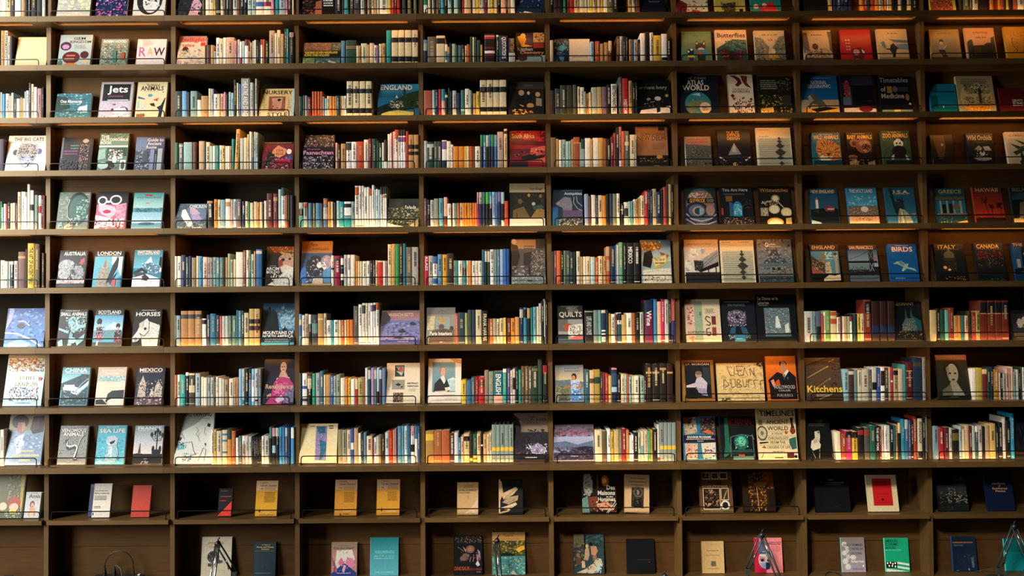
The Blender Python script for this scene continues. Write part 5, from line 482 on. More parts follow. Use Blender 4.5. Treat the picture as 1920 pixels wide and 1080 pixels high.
S 336 382 250 #e0d5b8 l-5;385 424 265 #a0482a;426 480 245 #b01f60 b.0.22k t;483 534 250 #d5a82a b.0.22k t;537 592 215 k b.07.22#902a2a;597 645 212 #4a4a44 b.08.25#8a3a2a;648 696 193 #1f5a50 t;700 733 198 k T.04.75w THE NEW YORK;735 751 200 m;753 779 195 #c8bdb0 t;781 806 195 w t;808 831 195 #b5bdb8;833 861 200 k t;863 884 195 #24505a;886 902 185 t;905 931 170 k b.0.28c;936 967 135 #2a7f98 t;969 999 140 #2f5a88 b.0.24Z t;1001 1024 145 #3a4a80 t;1026 1045 150 k;1048 1074 110 #a03a24 t;1089 1128 130 #c8bda0 b.82.98k T.08.62k PSYCHOLOGY;1131 1155 125 k t;1158 1190 115 #5f6460 t
B 8 8 1735 760 4.909 490
F 832 985 80 #12161a|dim grey scene|very dark face-out book at the right frame edge with a dim grey scene|L 2 12 40 17 1 #3a4048;N 0 30 100 90 18 12 #20262a,#2a3034,#0e1214;R 0 88 100 92 #3a2a24
S 78 127 192 #7a9098 t;131 173 207 #a01f2a t;181 220 203 #5a2028 t;223 250 205 Z t;255 314 220 k b.12.38#6a5a2a;318 342 190 #9ab0b0;344 371 220 c;373 406 183 #c8a888;408 433 190 #5a2424 t;435 459 185 #a8b5a8;461 489 190 #2f5060 b.0.18w t;491 527 190 #c5c0b5 t;531 553 195 k;556 594 185 #b59a7a;598 649 170 #d0b060 t;655 674 195 n t;681 713 160 k;719 744 107 #d0c8bc t;751 784 140 k t;791 824 75 #2f90b8 t
B 9 0 0 765 4.909 965
F -70 195 560 #5a5a30|red mushroom caps|face-out book with cartoon children in red caps, cut by the left edge|N 40 2 98 60 26 10 #8a8a58,#3a3a28,#6a6a44,#a8a070;P #b09a30 84,0 98,0 98,90 90,70;E 70 66 22 14 #a03a20;E 70 76 16 9 #d8b090;P y 56,82 80,80 82,92 56,94;E 32 74 14 9 #d8b898;R 0 90 100 100 #3a4a2c;N 40 84 98 100 10 7 #8aa08a,#c8c8a8,#4a5a3a
F 215 355 725 #b8bcbc|small pale|small pale face-out book with a large surname above a seated person|L 30 3 80 7 1 #5a5a5a;T 20 9 96 24 #24242a Amis;L 58 29 88 34 1 #c8a040;E 48 48 16 14 #6a3a28;E 50 52 10 9 #d8a890;P #c8906a 34,62 66,60 76,90 40,98 28,90;P #e0b898 40,76 60,72 62,96 38,96;E 50 56 4 3 r
B 9 1 0 765 4.909 982
F 788 990 682 #1a2a58|navy behind white|navy face-out book half hidden behind a white text-only cover|N 0 0 12 100 3 8 #24386c;L 2 4 22 12 2 #6a84b8
F 840 1005 672 #d8d0c0|white text-only|white face-out book with a plain typed title, standing before a navy one|L 6 20 80 24 1 #3a3a3a;T 6 27 88 32 #2a2a2a Modern Engineering;L 6 36 78 50 3 #4a4a4a;L 6 66 48 74 2 #6a6a6a;P k 4,88 10,86 9,93 5,94
F 1200 1370 690 #b83a28|plain red|plain red cloth face-out book standing alone on the lower shelf|N 0 0 100 100 12 12 #bc3e2c,#b23626;L 6 4 94 5 1 #a8321f
B 9 2 310 765 4.909 964
F 478 605 705 #14171a|black and red|small black face-out book with a red triangle and red print|L 10 6 70 12 2 #6a6a64;L 8 26 98 33 1 #c03a34;L 8 41 62 48 1 #c03a34;P #d83a2c 0,98 98,46 98,98
F 822 1022 640 #d0982a|chemistry 120|yellow face-out book Topics in Current Chemistry number 120|R 0 0 100 28 #d8b48a;T 18 4 52 9 k Topics in;T 18 11 94 18 k Current Chemistry;T 18 21 32 25 k 120;L 38 17 92 27 4 #9a7a50;L 38 32 90 62 7 #8a6420;P #5a3a10 16,84 20,80 24,84 20,90;L 36 88 72 91 1 #f0e0c0;L 20 95 88 98 1 #8a6420
B 9 3 545 765 4.909 978
F 400 604 650 #c0842a|chemistry 137|yellow face-out book Topics in Current Chemistry number 137|R 0 0 100 28 #c8a07c;T 18 3 52 8 k Topics in;T 16 10 92 17 k Current Chemistry;T 18 21 32 25 k 137;L 36 18 92 28 4 #9a7a50;L 40 34 92 64 7 #8a5c1c;L 38 82 76 90 2 #e8d0a0;R 24 94 30 99 #6a4410;L 36 94 72 97 1 k
F 788 1000 650 #c88c2a|chemistry 96|yellow face-out book Topics in Current Chemistry number 96|R 0 0 100 28 #c8a07c;T 20 3 52 8 k Topics in;T 18 10 94 17 k Current Chemistry;T 20 21 30 25 k 96;L 46 16 92 28 5 #9a7a50;L 46 34 92 60 7 #8a5c1c;P #5a3a10 18,84 22,78 26,84 22,90;L 42 88 84 91 1 #f0dcb0;L 18 94 92 96 1 #8a5c1c
B 9 4 785 765 4.909 975
F 355 548 678 #c09a68|La Philosophie|tan curling paperback titled LA PHILOSOPHIE ET L'HISTOIRE|L 30 8 80 16 2 #8a6a44;T 4 22 92 28 k LA PHILOSOPHIE ET;T 4 30 60 35 k L'HISTOIRE;L 44 42 56 52 3 #8a6a44;P #d0b088 98,40 98,98 30,98 60,84 84,64
F 738 960 655 #131619|pale feather|black face-out book with a large pale feather curling across|P #c8a070 0,2 12,6 18,40 6,60 0,60;P #c8a880 10,42 70,22 80,28 60,44 20,58;P #a8906c 14,66 40,50 82,46 78,60 40,72;P #d0b48c 6,82 40,74 70,66 76,72 40,88;P #b89a70 2,94 50,86 40,92 4,99;W k 1.2 12,60 60,34;W k 1.2 10,78 70,56;W k 1.2 8,92 60,78;L 70 6 90 10 1 #4a4a48;R 0 0 6 98 #c8a880
B 9 5 1025 765 4.909 978
F 330 648 605 #15110f|Des Maisons et des Hommes|dark face-out book titled Des Maisons et des Hommes with a statue profile|P #8a8474 6,4 24,2 32,24 30,46 22,58 10,54 4,36;N 4 4 32 56 16 7 #a89c88,#5a544a,#3a362f;E 68 20 11 14 #a04a14;E 66 20 6 7 #e0a040;R 44 4 48 40 #5a3418;P #5a7a70 0,64 16,56 22,98 0,98;P #6a3420 18,60 44,58 44,90 24,94;P #c08a64 40,78 70,70 96,84 90,92 50,90;N 24 66 98 96 20 7 #8a3a24,#c8a080,#2a1814,#6a2a2c;W #c8c0b8 2 70,98 96,72;W #c8c0b8 2 74,98 100,76;T 72 31 96 42 #d8ccb8 Des;T 46 44 96 55 #d8ccb8 Maisons;T 70 57 90 61 #d8ccb8 et des;T 46 60 96 70 #d8ccb8 Hommes
F 718 945 628 #c09c70|dark icon|tan face-out book with a dark haloed figure in the centre, leaning slightly|L 22 8 84 13 1 #7a5a3c;L 12 17 92 22 1 #7a5a3c;L 28 26 76 30 1 #7a5a3c;P #2a2622 28,34 78,34 76,88 26,84;E 54 46 20 14 #5a5044;E 54 46 14 10 #2a2622;E 54 47 5 7 #8a7258;P #14120f 36,62 66,60 70,86 34,84;N 30 36 76 86 14 6 #4a4238,#1c1a16,#6a5c4a
B 9 6 1260 765 4.909 963
F 265 568 588 #5a3c24|Fossil Identifier|brown face-out book titled FOSSIL IDENTIFIER with framed stones|R 8 2 34 19 #c8b088;R 10 4 32 17 #24170f;R 38 2 60 19 #c8b088;R 40 4 58 17 #2a1c12;R 63 2 87 19 #c8b088;R 65 4 85 17 #2c241a;N 11 4 31 17 6 4 #a85a38,#c8a080;N 41 5 57 16 5 4 #8a4a2c;T 26 22 72 32 #14100d FOSSIL;T 8 34 88 38 #c8a878 IDENTIFIER;R 10 40 62 92 #c8b088;R 12 42 60 90 #1a1410;N 14 44 58 88 20 9 #7a5438,#5a3c28,#a8805c,#3a281c;R 64 40 88 70 #c8b088;R 66 42 86 68 #2c2a20;P #8a7444 70,66 82,44 84,48 74,68;E 76 82 14 12 #c8c0b0;E 76 82 9 8 #1c1c20;R 0 92 100 100 #6a5c34;L 26 95 72 97 1 #b8a878
F 665 960 580 #24160e|rust-brown pattern|very dark brown face-out book with rust ornament and a worn band|P #6a3814 64,2 98,2 98,44 64,30;N 20 4 98 44 30 9 #8a4a1a,#4a2810,#6a3814;P #7a4a20 36,30 80,28 72,38 40,40;N 18 38 74 98 36 9 #a86a28,#5a3414,#7a4a1c,#3a2210;W #c89a50 1.4 44,40 48,98;R 80 46 98 84 #1a100b
B 9 7 1500 760 4.909 957
F 150 470 640 #0d0f10|black text|plain black face-out book with three short lines of pale print|L 40 6 64 10 1 #b8a898;L 16 14 90 18 1 #8a7868;L 26 20 80 23 1 #8a7868;L 50 84 64 86 1 #2a2a2a
F 638 915 622 #c8b890|red panel|cream face-out book with a large red title panel|R 18 10 82 84 #b01a1c;L 26 19 74 30 3 #7a1014;L 46 38 54 44 2 #7a1014;L 30 52 72 54 1 #7a1014;E 49 67 4 3 #3a0a0c;L 26 74 74 78 1 #7a1014
B 9 8 1735 760 4.909 940
F 130 405 580 #14181b|Study|dark grey face-out book titled STUDY with a faint pale figure in waves|T 18 10 74 22 #3a3a34 STUDY;N 70 12 98 24 8 7 #4a483c,#24262a;P #24282a 2,36 98,30 98,60 2,64;N 6 50 98 80 24 7 #5a5c54,#2c3032,#7a7a6c;N 36 40 60 62 12 4 #a8834a,#6a5a44;W #8a8a78 1.4 60,76 96,70;N 0 82 98 98 10 9 #24282a,#16191c
F 580 830 600 #0c1830|Handbook of Reinforced Plastics|plain navy face-out book titled Handbook of Reinforced Plastics in gold|T 26 24 76 30 #a8884a Handbook;T 48 32 56 36 #a8884a of;T 26 38 80 43 #a8884a Reinforced;T 36 45 72 50 #a8884a Plastics
B 10 2 310 955 7.385 890
F 485 905 330 #b8b098 m|Japanese Cooking|cream face-out book titled JAPANESE COOKING on a grid, behind a desk lamp|W #8a9080 .6 18,0 18,100;W #8a9080 .6 78,0 78,100;W #8a9080 .6 0,18 100,18;W #8a9080 .6 0,34 100,34;W #8a9080 .6 0,50 100,50;W #8a9080 .6 0,66 100,66;W #8a9080 .6 0,84 100,84;T 20 12 74 19 #8a5a50 JAPANESE;T 24 22 70 28 #8a5a50 COOKING;E 40 50 20 15 #2a3038;P #2f4a58 24,56 60,56 70,62 30,64;N 26 40 60 62 10 6 #4a2a2c,#8a9a9c,#1c2428;P #5a3a38 22,66 36,66 34,74 24,74;P #3a4a54 48,60 70,58 72,64 50,68
F 1210 1520 400 #2a3842|dark blue cloth|dark blue-grey cloth face-out book with gilt title A Theory of Human Evolution|L 0 0 100 3 1 #1f2a32;T 36 7 74 11 #c8b06a A Theory of;T 14 13 90 17 #c8b06a Human and Primate;T 36 19 70 23 #c8b06a Evolution;R 6 26 92 26.6 #8a845c;R 48 72 54 78 #1f2c36;L 10 89 86 91 1 #8a9aa0
B 10 3 545 955 7.385 895
F 560 915 420 #a87a70|Guardian Angel|pink and grey face-out book titled Guardian Angel with a swirling wing|P #8a7a64 0,0 100,0 100,20 0,24;L 24 8 72 11 1 #5a4034;T 8 14 88 21 #5a3a34 Guardian Angel?;P #d0c8bc 20,24 80,22 92,50 70,74 40,60 24,80 14,60;P #c86a88 26,60 38,44 56,70 40,76;E 72 62 18 16 #c87a9a;P #2a3a78 0,92 30,74 50,62 66,70 98,90 98,100 0,100;P #8a4a60 0,40 14,60 24,92 10,86;P #c8a0a8 48,66 58,70 50,90 42,86;N 6 24 96 92 12 7 #d8b8b8,#a05a78,#b8a8a0;L 22 90 76 93 1 #d8d8e4
F 1100 1490 360 #2f9098 #a8d8e0|teal Wellbeing|bright teal face-out book with pale outlined capitals|G 0 0 100 100 #1f7a80 #58a8b8;L 14 34 84 42 2 #6ab8bc;T 14 34 86 42 #68b4bc WELLBEING &;T 14 45 86 52 #68b4bc MINDFULNESS;L 14 54 84 56 1 #c8e4e4;T 16 88 84 95 #8accd4 JANE ALEXANDER
B 10 4 790 955 7.385 890
F 450 845 340 #101315|dinosaur|black face-out book titled DINOSAUR DISCOVERIES with a horned skull|N 4 2 98 18 40 5 #3a2f34,#5a4a3c,#24242a,#8a7044;E 58 34 16 10 #6a4a3c;E 58 34 10 6 #8a6450;P #8a7a6a 42,42 30,26 44,36;P #6a5448 20,56 40,44 56,48 50,60 34,64 24,62;W #6a6058 2 14,28 36,40;W #7a7068 2.4 60,54 56,66;W #7a7068 2.4 70,54 68,66;P #a06a70 80,46 88,50 86,62 80,62;P #7a7a84 82,34 92,40 94,60 88,54;N 20 40 96 66 14 6 #4a4038,#6a5c50;P #b8b4b8 76,72 84,62 92,74 84,78;T 2 78 56 88 #a04a2a DINOSAUR;T 58 82 98 88 #8a2a34 DISCOVERIES;L 78 91 98 93 1 #c8c4c0
F 985 1440 295 #4f7a70|lakeside landscape|face-out book with a tan title band above a painted lake and trees|R 0 0 100 20 #a88048;T 36 5 64 10 #5a3a1c Cezanne;L 28 2 72 4 1 #6a4a24;L 18 15 88 17 1 #6a4a24;R 0 20 100 56 #3a4028;N 0 20 100 54 60 8 #5a5a2c,#8a6a24,#24301f,#b08a30,#3a4a34;P #c89a30 70,40 88,32 98,32 98,40 80,48;P #14201c 26,50 44,46 66,52 64,60 28,60;R 0 56 100 100 #3f7a78;N 0 58 100 100 50 9 #5f9a94,#3a6a6a,#8ab0a8,#7a9a7c,#4a8a8c;P #c8c4a8 58,94 66,90 72,98 58,99
B 10 5 1025 955 7.385 880
F 380 800 320 #2a3c40|pale figures|dark face-out book with a painting of pale figures by the water|P #5a5844 0,0 34,0 34,30 0,34;R 34 0 40 40 #14181a;N 40 0 100 40 18 12 #2a4a50,#1c3034,#3a5a5c;N 0 20 36 80 24 8 #4a3a30,#6a5a48,#2a201c,#8a7458;E 44 30 5 5 #b89a78;P #a88a68 38,36 50,34 52,52 46,66 34,64;E 57 24 6 5 #1a1410;P #a87a5c 56,30 74,30 80,42 72,54 58,52;P #8a6a50 62,54 76,54 72,70 64,66;E 14 52 6 5 #8a6048;P #5a4030 6,58 24,58 22,76 8,78;P #b8a084 26,66 36,68 38,84 26,84;P #b8a88c 8,96 40,86 62,74 78,60 90,62 96,74 86,94 60,98;P #a8b8b4 66,92 84,70 96,72 88,98;N 40 60 98 98 10 8 #24383c,#4a5c58
F 1115 1500 390 #0e1114 #14181a|plain black|plain black face-out book with a dark red spine patch, at the desk level|L 34 58 90 61 1 #3a3632;E 80 66 2 1.4 #4a4a48
B 10 6 1260 955 7.385 890
F 425 730 440 #b89a68|tan plate|plain tan paperback with a small square plate low on the cover|L 40 8 60 10 1 #6a5434;L 18 27 78 31 1 #5a4428;L 10 42 88 45 1 #7a6440;R 40 62 62 78 #5a5448;N 40 62 62 78 6 4 #7a7464,#3a3830;L 24 84 80 87 1 #6a5434
F 1160 1540 400 #d87a80 #a81a38|pink archaeology|pink and red face-out book with a mosaic face, behind the right-hand lamp|P #b01a38 0,0 16,0 24,40 40,100 0,100;T 28 10 98 20 #3a1a48 ARCHAEOLOGY;L 58 23 96 40 4 #a05058;P #4a5a74 12,12 34,8 40,30 56,40 58,52 14,44;E 34 62 22 24 #c8b0b0;P #3a4a68 14,40 56,40 56,46 14,46;P #8a94b8 16,70 38,70 38,90 22,84;P #1f2a4a 38,70 58,70 52,88 38,92;P #b07a88 16,52 36,54 36,68 14,66;E 26 64 6 4 #2a1c24;E 48 64 5 4 #2a3038;W #2a1c20 2 18,60 34,60;L 62 92 96 94 1 #c05a64
B 10 7 1500 955 7.385 872
F 590 915 385 #8a8488 #7ac8b8|hexagons|grey face-out book with a chain of pale hexagons and dark green title|G 0 0 100 100 #7a706c #9890a0;P #c8c8c4 8,12 20,12 26,19 20,26 8,26 2,19;P #b8b8b4 16,26 30,24 36,34 28,44 18,42;P #c8c8c4 6,38 18,37 24,44 18,51 6,51 1,44;P #b8b8b4 20,50 30,48 38,56 30,64 18,62;P #c8c8c4 42,50 56,50 62,57 56,64 42,64 36,57;P #c8c8c4 8,60 22,60 28,68 22,76 8,76 2,68;P #c8c8c4 18,76 32,76 38,84 32,92 18,92 12,84;T 10 17 92 25 #1a3a34 EARLY HOMINID;T 28 29 94 36 #1a3a34 ACTIVITIES AT;T 40 42 86 49 #1a3a34 OLDUVAI;T 40 66 94 72 w Richard Potts;E 90 82 3 3 w;L 44 88 94 94 2 #4a4450
F 1195 1525 395 #149a70 #5fd0a8|American Economic History|green face-out book titled AMERICAN ECONOMIC HISTORY over a striped flag|T 2 4 56 13 #0e2a20 AMERICAN;T 2 14 58 23 #0e2a20 ECONOMIC;T 2 25 48 33 #0e2a20 HISTORY;L 2 34 74 37 1 #8ad8bc;R 2 70 48 88 #14181a;E 8 74 3 3 w;E 20 73 3 3 w;E 30 76 3 3 w;E 40 74 3 3 w;E 14 82 3 3 w;E 27 82 3 3 w;E 40 84 3 3 w;P #d0dcd0 48,70 98,76 98,82 48,76;P #d0dcd0 48,82 98,88 98,94 48,88;P #d0dcd0 2,90 98,99 2,99
B 10 8 1735 955 8.64 985
F 460 850 410 #14233a #1f5a9a|navy silhouettes|dark navy face-out book with an orange title and faint grey figures|R 0 0 94 8 #16262e;L 4 14 92 21 1 #b0713a;L 6 23 50 28 2 #6a7a74;N 20 50 94 90 20 6 #2a3a4c,#3a4a58,#1a2a3a;P #4a5a64 76,60 86,60 88,88 78,90;E 64 94 3 3 #8a949c;L 12 96 22 98 1 #c8d0d4
F 1310 1650 450 #0a6a70 #2fb0b8|teal lampside|teal face-out book behind the lamp at the right end|G 0 0 100 100 #07545a #0c8088;L 10 14 80 40 6 #0a4a50
"""
# ---------------------------------------------------------------- the bookcase
UX = [-3.64, -2.8696, -2.094, -1.3257, -.553, .238, 1.0275, 1.7967, 2.573, 3.345]      # centres of the uprights
ZS = {-1: 2.115, 0: 1.8151, 1: 1.5149, 2: 1.1924, 3: .8687, 4: .5112, 5: .1546, 6: -.2105, 7: -.574, 8: -.9359}
XS9 = [200, 440, 675, 910, 1150, 1385, 1620, 1818]
ZS[9] = sum(at(x, y, .085).z for x, y in zip(XS9, [971.2, 971.8, 974.4, 973.8, 971.8, 969.3, 965.7, 961.6])) / 8
BACK, SHALLOW, LOWBACK = .40, .175, .24
ZC = sum(at(x, y, LOWBACK).z for x, y in zip(XS9, [1075, 1074, 1074.5, 1074, 1074, 1073.5, 1073, 1074])) / 8    # the counter
DISPLAY = {(r, 1) for r in range(0, 9)} | {(r, 6) for r in range(0, 9)} | {(r, c) for c in (7, 8) for r in range(1, 6)}
bc = thing('bookcase', 'wall-wide dark oak bookcase of deep open bays filled with books', 'bookcase', (0, 0, ZC))
def part(mb, name, mats, **k):
    o = mb.build(name, mats, bc, attr=False, **k)
    o.location = -bc.location
    return o
HU = .014
for x in UX:
    q = MB(); q.box(x - HU, x + HU, .113, BACK, ZC, ZS[-1] - .034); part(q, 'upright', M_WOODV)
def shelf(r, c):
    z = ZS[r]; x0, x1 = UX[c] - HU + .0006, UX[c + 1] - HU - .0006
    q = MB()
    if r == 9:
        q.box(UX[c] + HU + .001, UX[c + 1] - HU - .001, .085, BACK, z - .026, z)
    elif r % 2 == 0 and r >= 0:
        g0, g1 = UX[c] + .075, UX[c + 1] - .075
        q.box(x0, x1, 0, BACK, z - .022, z); q.box(x0, x1, 0, .02, z - .034, z - .0219); q.box(x0, x1, .075, BACK, z - .034, z - .0219)
        q.box(x0, g0, .0199, .0751, z - .034, z - .0219); q.box(g1, x1, .0199, .0751, z - .034, z - .0219)
        if r < 8:
          l = MB(); l.box(g0 + .004, g1 - .004, .0203, .0232, z - .0325, z - .0225)
          part(l, 'led_strip', M_LED)
        u = MB(); u.box(g0 - .04, g1 + .04, .068, .071, z + .0002, z + .0052); u.m[2] = 1     # lit only on the face towards the books
        part(u, 'led_strip', [M_WOOD, M_LEDUP])
    else:
        q.box(x0, x1, 0, BACK, z - .034, z)
    part(q, 'shelf', M_WOOD)
ROWS = list(range(-1, 10))
for r in ROWS:
    for c in range(9):
        shelf(r, c)
for r in range(0, 11):
    for c in range(9):
        z1 = ZS[r - 1] - (.026 if r == 10 else .034); z0 = ZS[r] if r < 10 else ZC
        y = SHALLOW if (r, c) in DISPLAY else LOWBACK if r == 10 else BACK - .012
        mid = z0 + (z1 - z0) * (.52 if r not in (4, 6, 8) else .86)
        q = MB()
        a, b2 = UX[c] + HU + .0005, UX[c + 1] - HU - .0005
        q.box(a, b2, y, y + .011, z0 + .0005, mid - .002); q.box(a, b2, y, y + .011, mid + .002, z1 - .0005); q.box(a, b2, y + .004, y + .011, mid - .003, mid + .003)
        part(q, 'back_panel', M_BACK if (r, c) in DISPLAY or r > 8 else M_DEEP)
q = MB(); q.box(UX[0] - HU, UX[9] + HU, -.42, BACK, ZC - .03, ZC); part(q, 'counter', M_WOOD)
q = MB(); q.box(UX[0] - HU, UX[9] + HU, -.32, BACK, ZC - .72, ZC - .031); part(q, 'plinth', M_WOOD)
q = MB(); q.box(-5, 5, -6.2, .6, ZC - .76, ZC - .7205); fl = q.build('floor', M_FLOOR, attr=False); fl['kind'] = 'structure'

# ---------------------------------------------------------------- reading the list of books
bays, cur = [], None
for line in DATA.strip().split('\n'):
    k, rest = line[0], line[2:]
    if k == 'B':
        anc = None
        if '@' in rest: rest, anc = rest.split('@'); anc = anc.strip()
        r, c, ox, oy, s, yb = rest.split()
        cur = dict(r=int(r), c=int(c), ox=float(ox), oy=float(oy), s=float(s), yb=float(yb), anchor=anc, F=[], S=[])
        bays.append(cur)
    elif k == 'F':
        hd, short, label, art = rest.split('|')
        hd = hd.split()
        cur['F'].append(dict(x0=float(hd[0]), x1=float(hd[1]), yt=float(hd[2]), base=hd[3], spine=hd[4] if len(hd) > 4 else hd[3], short=short, label=label, art=art))
    else:
        for tok in rest.split(';'):
            w = tok.strip().split(' ')
            d = dict(x0=float(w[0]), x1=float(w[1]), yt=float(w[2]), base=w[3], bands=[], text=None, lean=0.0, fake=False)
            j = 4
            while j < len(w):
                q = w[j]
                if q == 't': d['fake'] = True
                elif q[0] == 'l': d['lean'] = float(q[1:])
                elif q[0] == 'b':                                   # b.2.33k
                    p = q[1:].split('.')
                    f0 = float('0.' + p[1]) if q[1] == '.' else 0.0
                    tail = p[-1] if q[1] == '.' else p[1]
                    dig = ''
                    while tail and tail[0].isdigit(): dig += tail[0]; tail = tail[1:]
                    if q[1] != '.': f0 = 0.0
                    d['bands'].append((f0, float('0.' + dig), tail))
                elif q[0] == 'T':                                   # T.05.75w WORDS
                    p = q[1:].split('.')
                    tail = p[2]; dig = ''
                    while tail[0].isdigit(): dig += tail[0]; tail = tail[1:]
                    d['text'] = (float('0.' + p[1]), float('0.' + dig), tail, ' '.join(w[j + 1:])); break
                j += 1
            cur['S'].append(d)

# ---------------------------------------------------------------- lettering: every word once, as a mesh in a unit box
words = set()
for bay in bays:
    for d in bay['S']:
        if d['text']: words.add(d['text'][3])
    for d in bay['F']:
        for cmd in d['art'].split(';'):
            p = cmd.strip().split(' ')
            if p[0] == 'T': words.add(' '.join(p[6:]))
GLYPH, tmp = {}, []
for wd in sorted(words):
    cu = bpy.data.curves.new('lettering', 'FONT'); cu.body = wd; cu.resolution_u = 2; cu.offset = .018; cu.size = 1
    o = bpy.data.objects.new('lettering', cu); C.objects.link(o); tmp.append((wd, o, cu))
dg = bpy.context.evaluated_depsgraph_get()
for wd, o, cu in tmp:
    me = o.evaluated_get(dg).to_mesh()
    vs = [(v.co.x, v.co.y) for v in me.vertices]
    x0 = min(v[0] for v in vs); x1 = max(v[0] for v in vs); y0 = min(v[1] for v in vs); y1 = max(v[1] for v in vs)
    GLYPH[wd] = ([((x - x0) / (x1 - x0), (y - y0) / (y1 - y0)) for x, y in vs], [tuple(p.vertices) for p in me.polygons])
    o.evaluated_get(dg).to_mesh_clear()
for wd, o, cu in tmp:
    bpy.data.objects.remove(o); bpy.data.curves.remove(cu)

# ---------------------------------------------------------------- names of colours for the labels
def cname(s):
    r, g, b = rgb(s); h, l, sa = colorsys.rgb_to_hls(r, g, b); h *= 360; mxc, mnc = max(r, g, b), min(r, g, b)
    ch = mxc - mnc
    if mxc < .17: return 'black'
    if ch < .07: return 'white' if l > .84 else 'pale grey' if l > .62 else 'grey' if l > .38 else 'dark grey'
    dark, pale = l < .27, l > .66
    if h < 14 or h >= 340: n = 'pink' if pale else 'maroon' if dark else 'red' if ch > .4 else 'dusty red'
    elif h < 30: n = 'peach' if pale else 'dark brown' if dark else 'orange' if ch > .5 else 'brown'
    elif h < 52:
        n = ('ivory' if l > .82 else 'cream') if pale else 'dark brown' if dark else ('golden' if ch > .5 else 'tan' if l > .45 else 'brown')
    elif h < 68: n = 'cream' if pale else 'yellow' if ch > .5 else 'olive'
    elif h < 165: n = 'pale green' if pale else 'dark green' if dark else 'green' if ch > .25 else 'sage green'
    elif h < 195: n = 'pale teal' if pale else 'dark teal' if dark else 'teal'
    elif h < 250: n = 'pale blue' if pale else 'navy' if dark else 'blue' if ch > .25 else 'slate blue'
    else: n = 'lilac' if pale else 'dark purple' if dark else 'magenta' if h > 315 else 'purple'
    return n
ORD = ['', 'first', 'second', 'third', 'fourth', 'fifth', 'sixth', 'seventh', 'eighth', 'ninth', 'tenth', 'eleventh', 'twelfth', 'thirteenth', 'fourteenth',
       'fifteenth', 'sixteenth', 'seventeenth', 'eighteenth', 'nineteenth', 'twentieth', '21st', '22nd', '23rd', '24th', '25th', '26th', '27th', '28th', '29th', '30th']

# ---------------------------------------------------------------- face-out books
def front_y(r):
    return .10 if r < 9 else .15 if r == 9 else .195
def draw(mb, art, Wd, H, yf, seed):
    """prints a cover: coordinates in per cent of the cover, each layer a hair in front of the last"""
    rnd = random.Random(seed)
    st = [yf - .00012]
    X = lambda p: Wd * min(max(p, 0), 100) / 100
    Z = lambda p: H * (1 - min(max(p, 0), 100) / 100)
    def put(pts, c):
        st[0] -= .000014
        mb.poly([(X(px), st[0], Z(py)) for px, py in pts], c)
    for cmd in art.split(';'):
        p = cmd.strip().split(' ')
        k = p[0]
        if k in 'RG':
            x0, y0, x1, y1 = map(float, p[1:5])
            q = [(x0, y1), (x1, y1), (x1, y0), (x0, y0)]
            if k == 'R': put(q, col(p[5], .15))
            else:
                a, b = col(p[5], .3), col(p[6], .3); put(q, [b, b, a, a])
        elif k == 'E':
            cx, cy, rx, ry = map(float, p[1:5])
            put([(cx + rx * math.cos(a * math.pi / 10), cy - ry * math.sin(a * math.pi / 10)) for a in range(20)], col(p[5], .6))
        elif k == 'P':
            q = [tuple(map(float, a.split(','))) for a in p[2:]]
            ar = sum(q[j][0] * q[(j + 1) % len(q)][1] - q[(j + 1) % len(q)][0] * q[j][1] for j in range(len(q)))
            put(q if ar < 0 else q[::-1], col(p[1], .6))
        elif k == 'W':
            w = float(p[2]) / 2; q = [tuple(map(float, a.split(','))) for a in p[3:]]; asp = H / Wd
            for (xa, ya), (xb, yb) in zip(q, q[1:]):
                dx, dy = xb - xa, (yb - ya) * asp; L = math.hypot(dx, dy) or 1
                nx, ny = -dy / L * w, dx / L * w / asp
                put([(xa + nx, ya + ny), (xb + nx, yb + ny), (xb - nx, yb - ny), (xa - nx, ya - ny)][::-1], col(p[1]))
        elif k == 'N':
            x0, y0, x1, y1 = map(float, p[1:5]); n = int(int(p[5]) * 3.6); sz = float(p[6]) * .56; cs = [col(a, .5) for a in p[7].split(',')]
            for _ in range(n):
                cx, cy = rnd.uniform(x0, x1), rnd.uniform(y0, y1); rx, ry = sz * rnd.uniform(.35, 1.0), sz * rnd.uniform(.25, .8) * .8; ph = rnd.uniform(0, 6.3); sk = rnd.uniform(-.6, .6)
                pts = []
                for a in range(7):
                    w = ph + a * math.tau / 7; e = rnd.uniform(.6, 1.15)
                    ex, ey = rx * math.cos(w) * e, -ry * math.sin(w) * e
                    pts.append((min(max(cx + ex + sk * ey, x0), x1), min(max(cy + ey, y0), y1)))
                put(pts, rnd.choice(cs))
        elif k == 'L':
            x0, y0, x1, y1 = map(float, p[1:5]); n = int(p[5]); c = col(p[6]); hh = (y1 - y0) / n
            for j in range(n):
                x = x0 + rnd.uniform(0, 3); yy = y0 + hh * (j + .2); xe = x1 - rnd.uniform(0, 6)
                while x < xe - 1:
                    w = rnd.uniform(1.2, 4.5); put([(x, yy + hh * .5), (min(x + w, xe), yy + hh * .5), (min(x + w, xe), yy), (x, yy)], c); x += w + 1.3
        elif k == 'T':
            x0, y0, x1, y1 = map(float, p[1:5]); c = col(p[5]); vs, fs = GLYPH[' '.join(p[6:])]
            st[0] -= .00002; n = len(mb.v)
            mb.v += [(X(x0 + (x1 - x0) * u), st[0], Z(y1 + (y0 - y1) * v)) for u, v in vs]
            for f in fs: mb.f.append(tuple(n + j for j in f)); mb.c.append(c); mb.m.append(0)

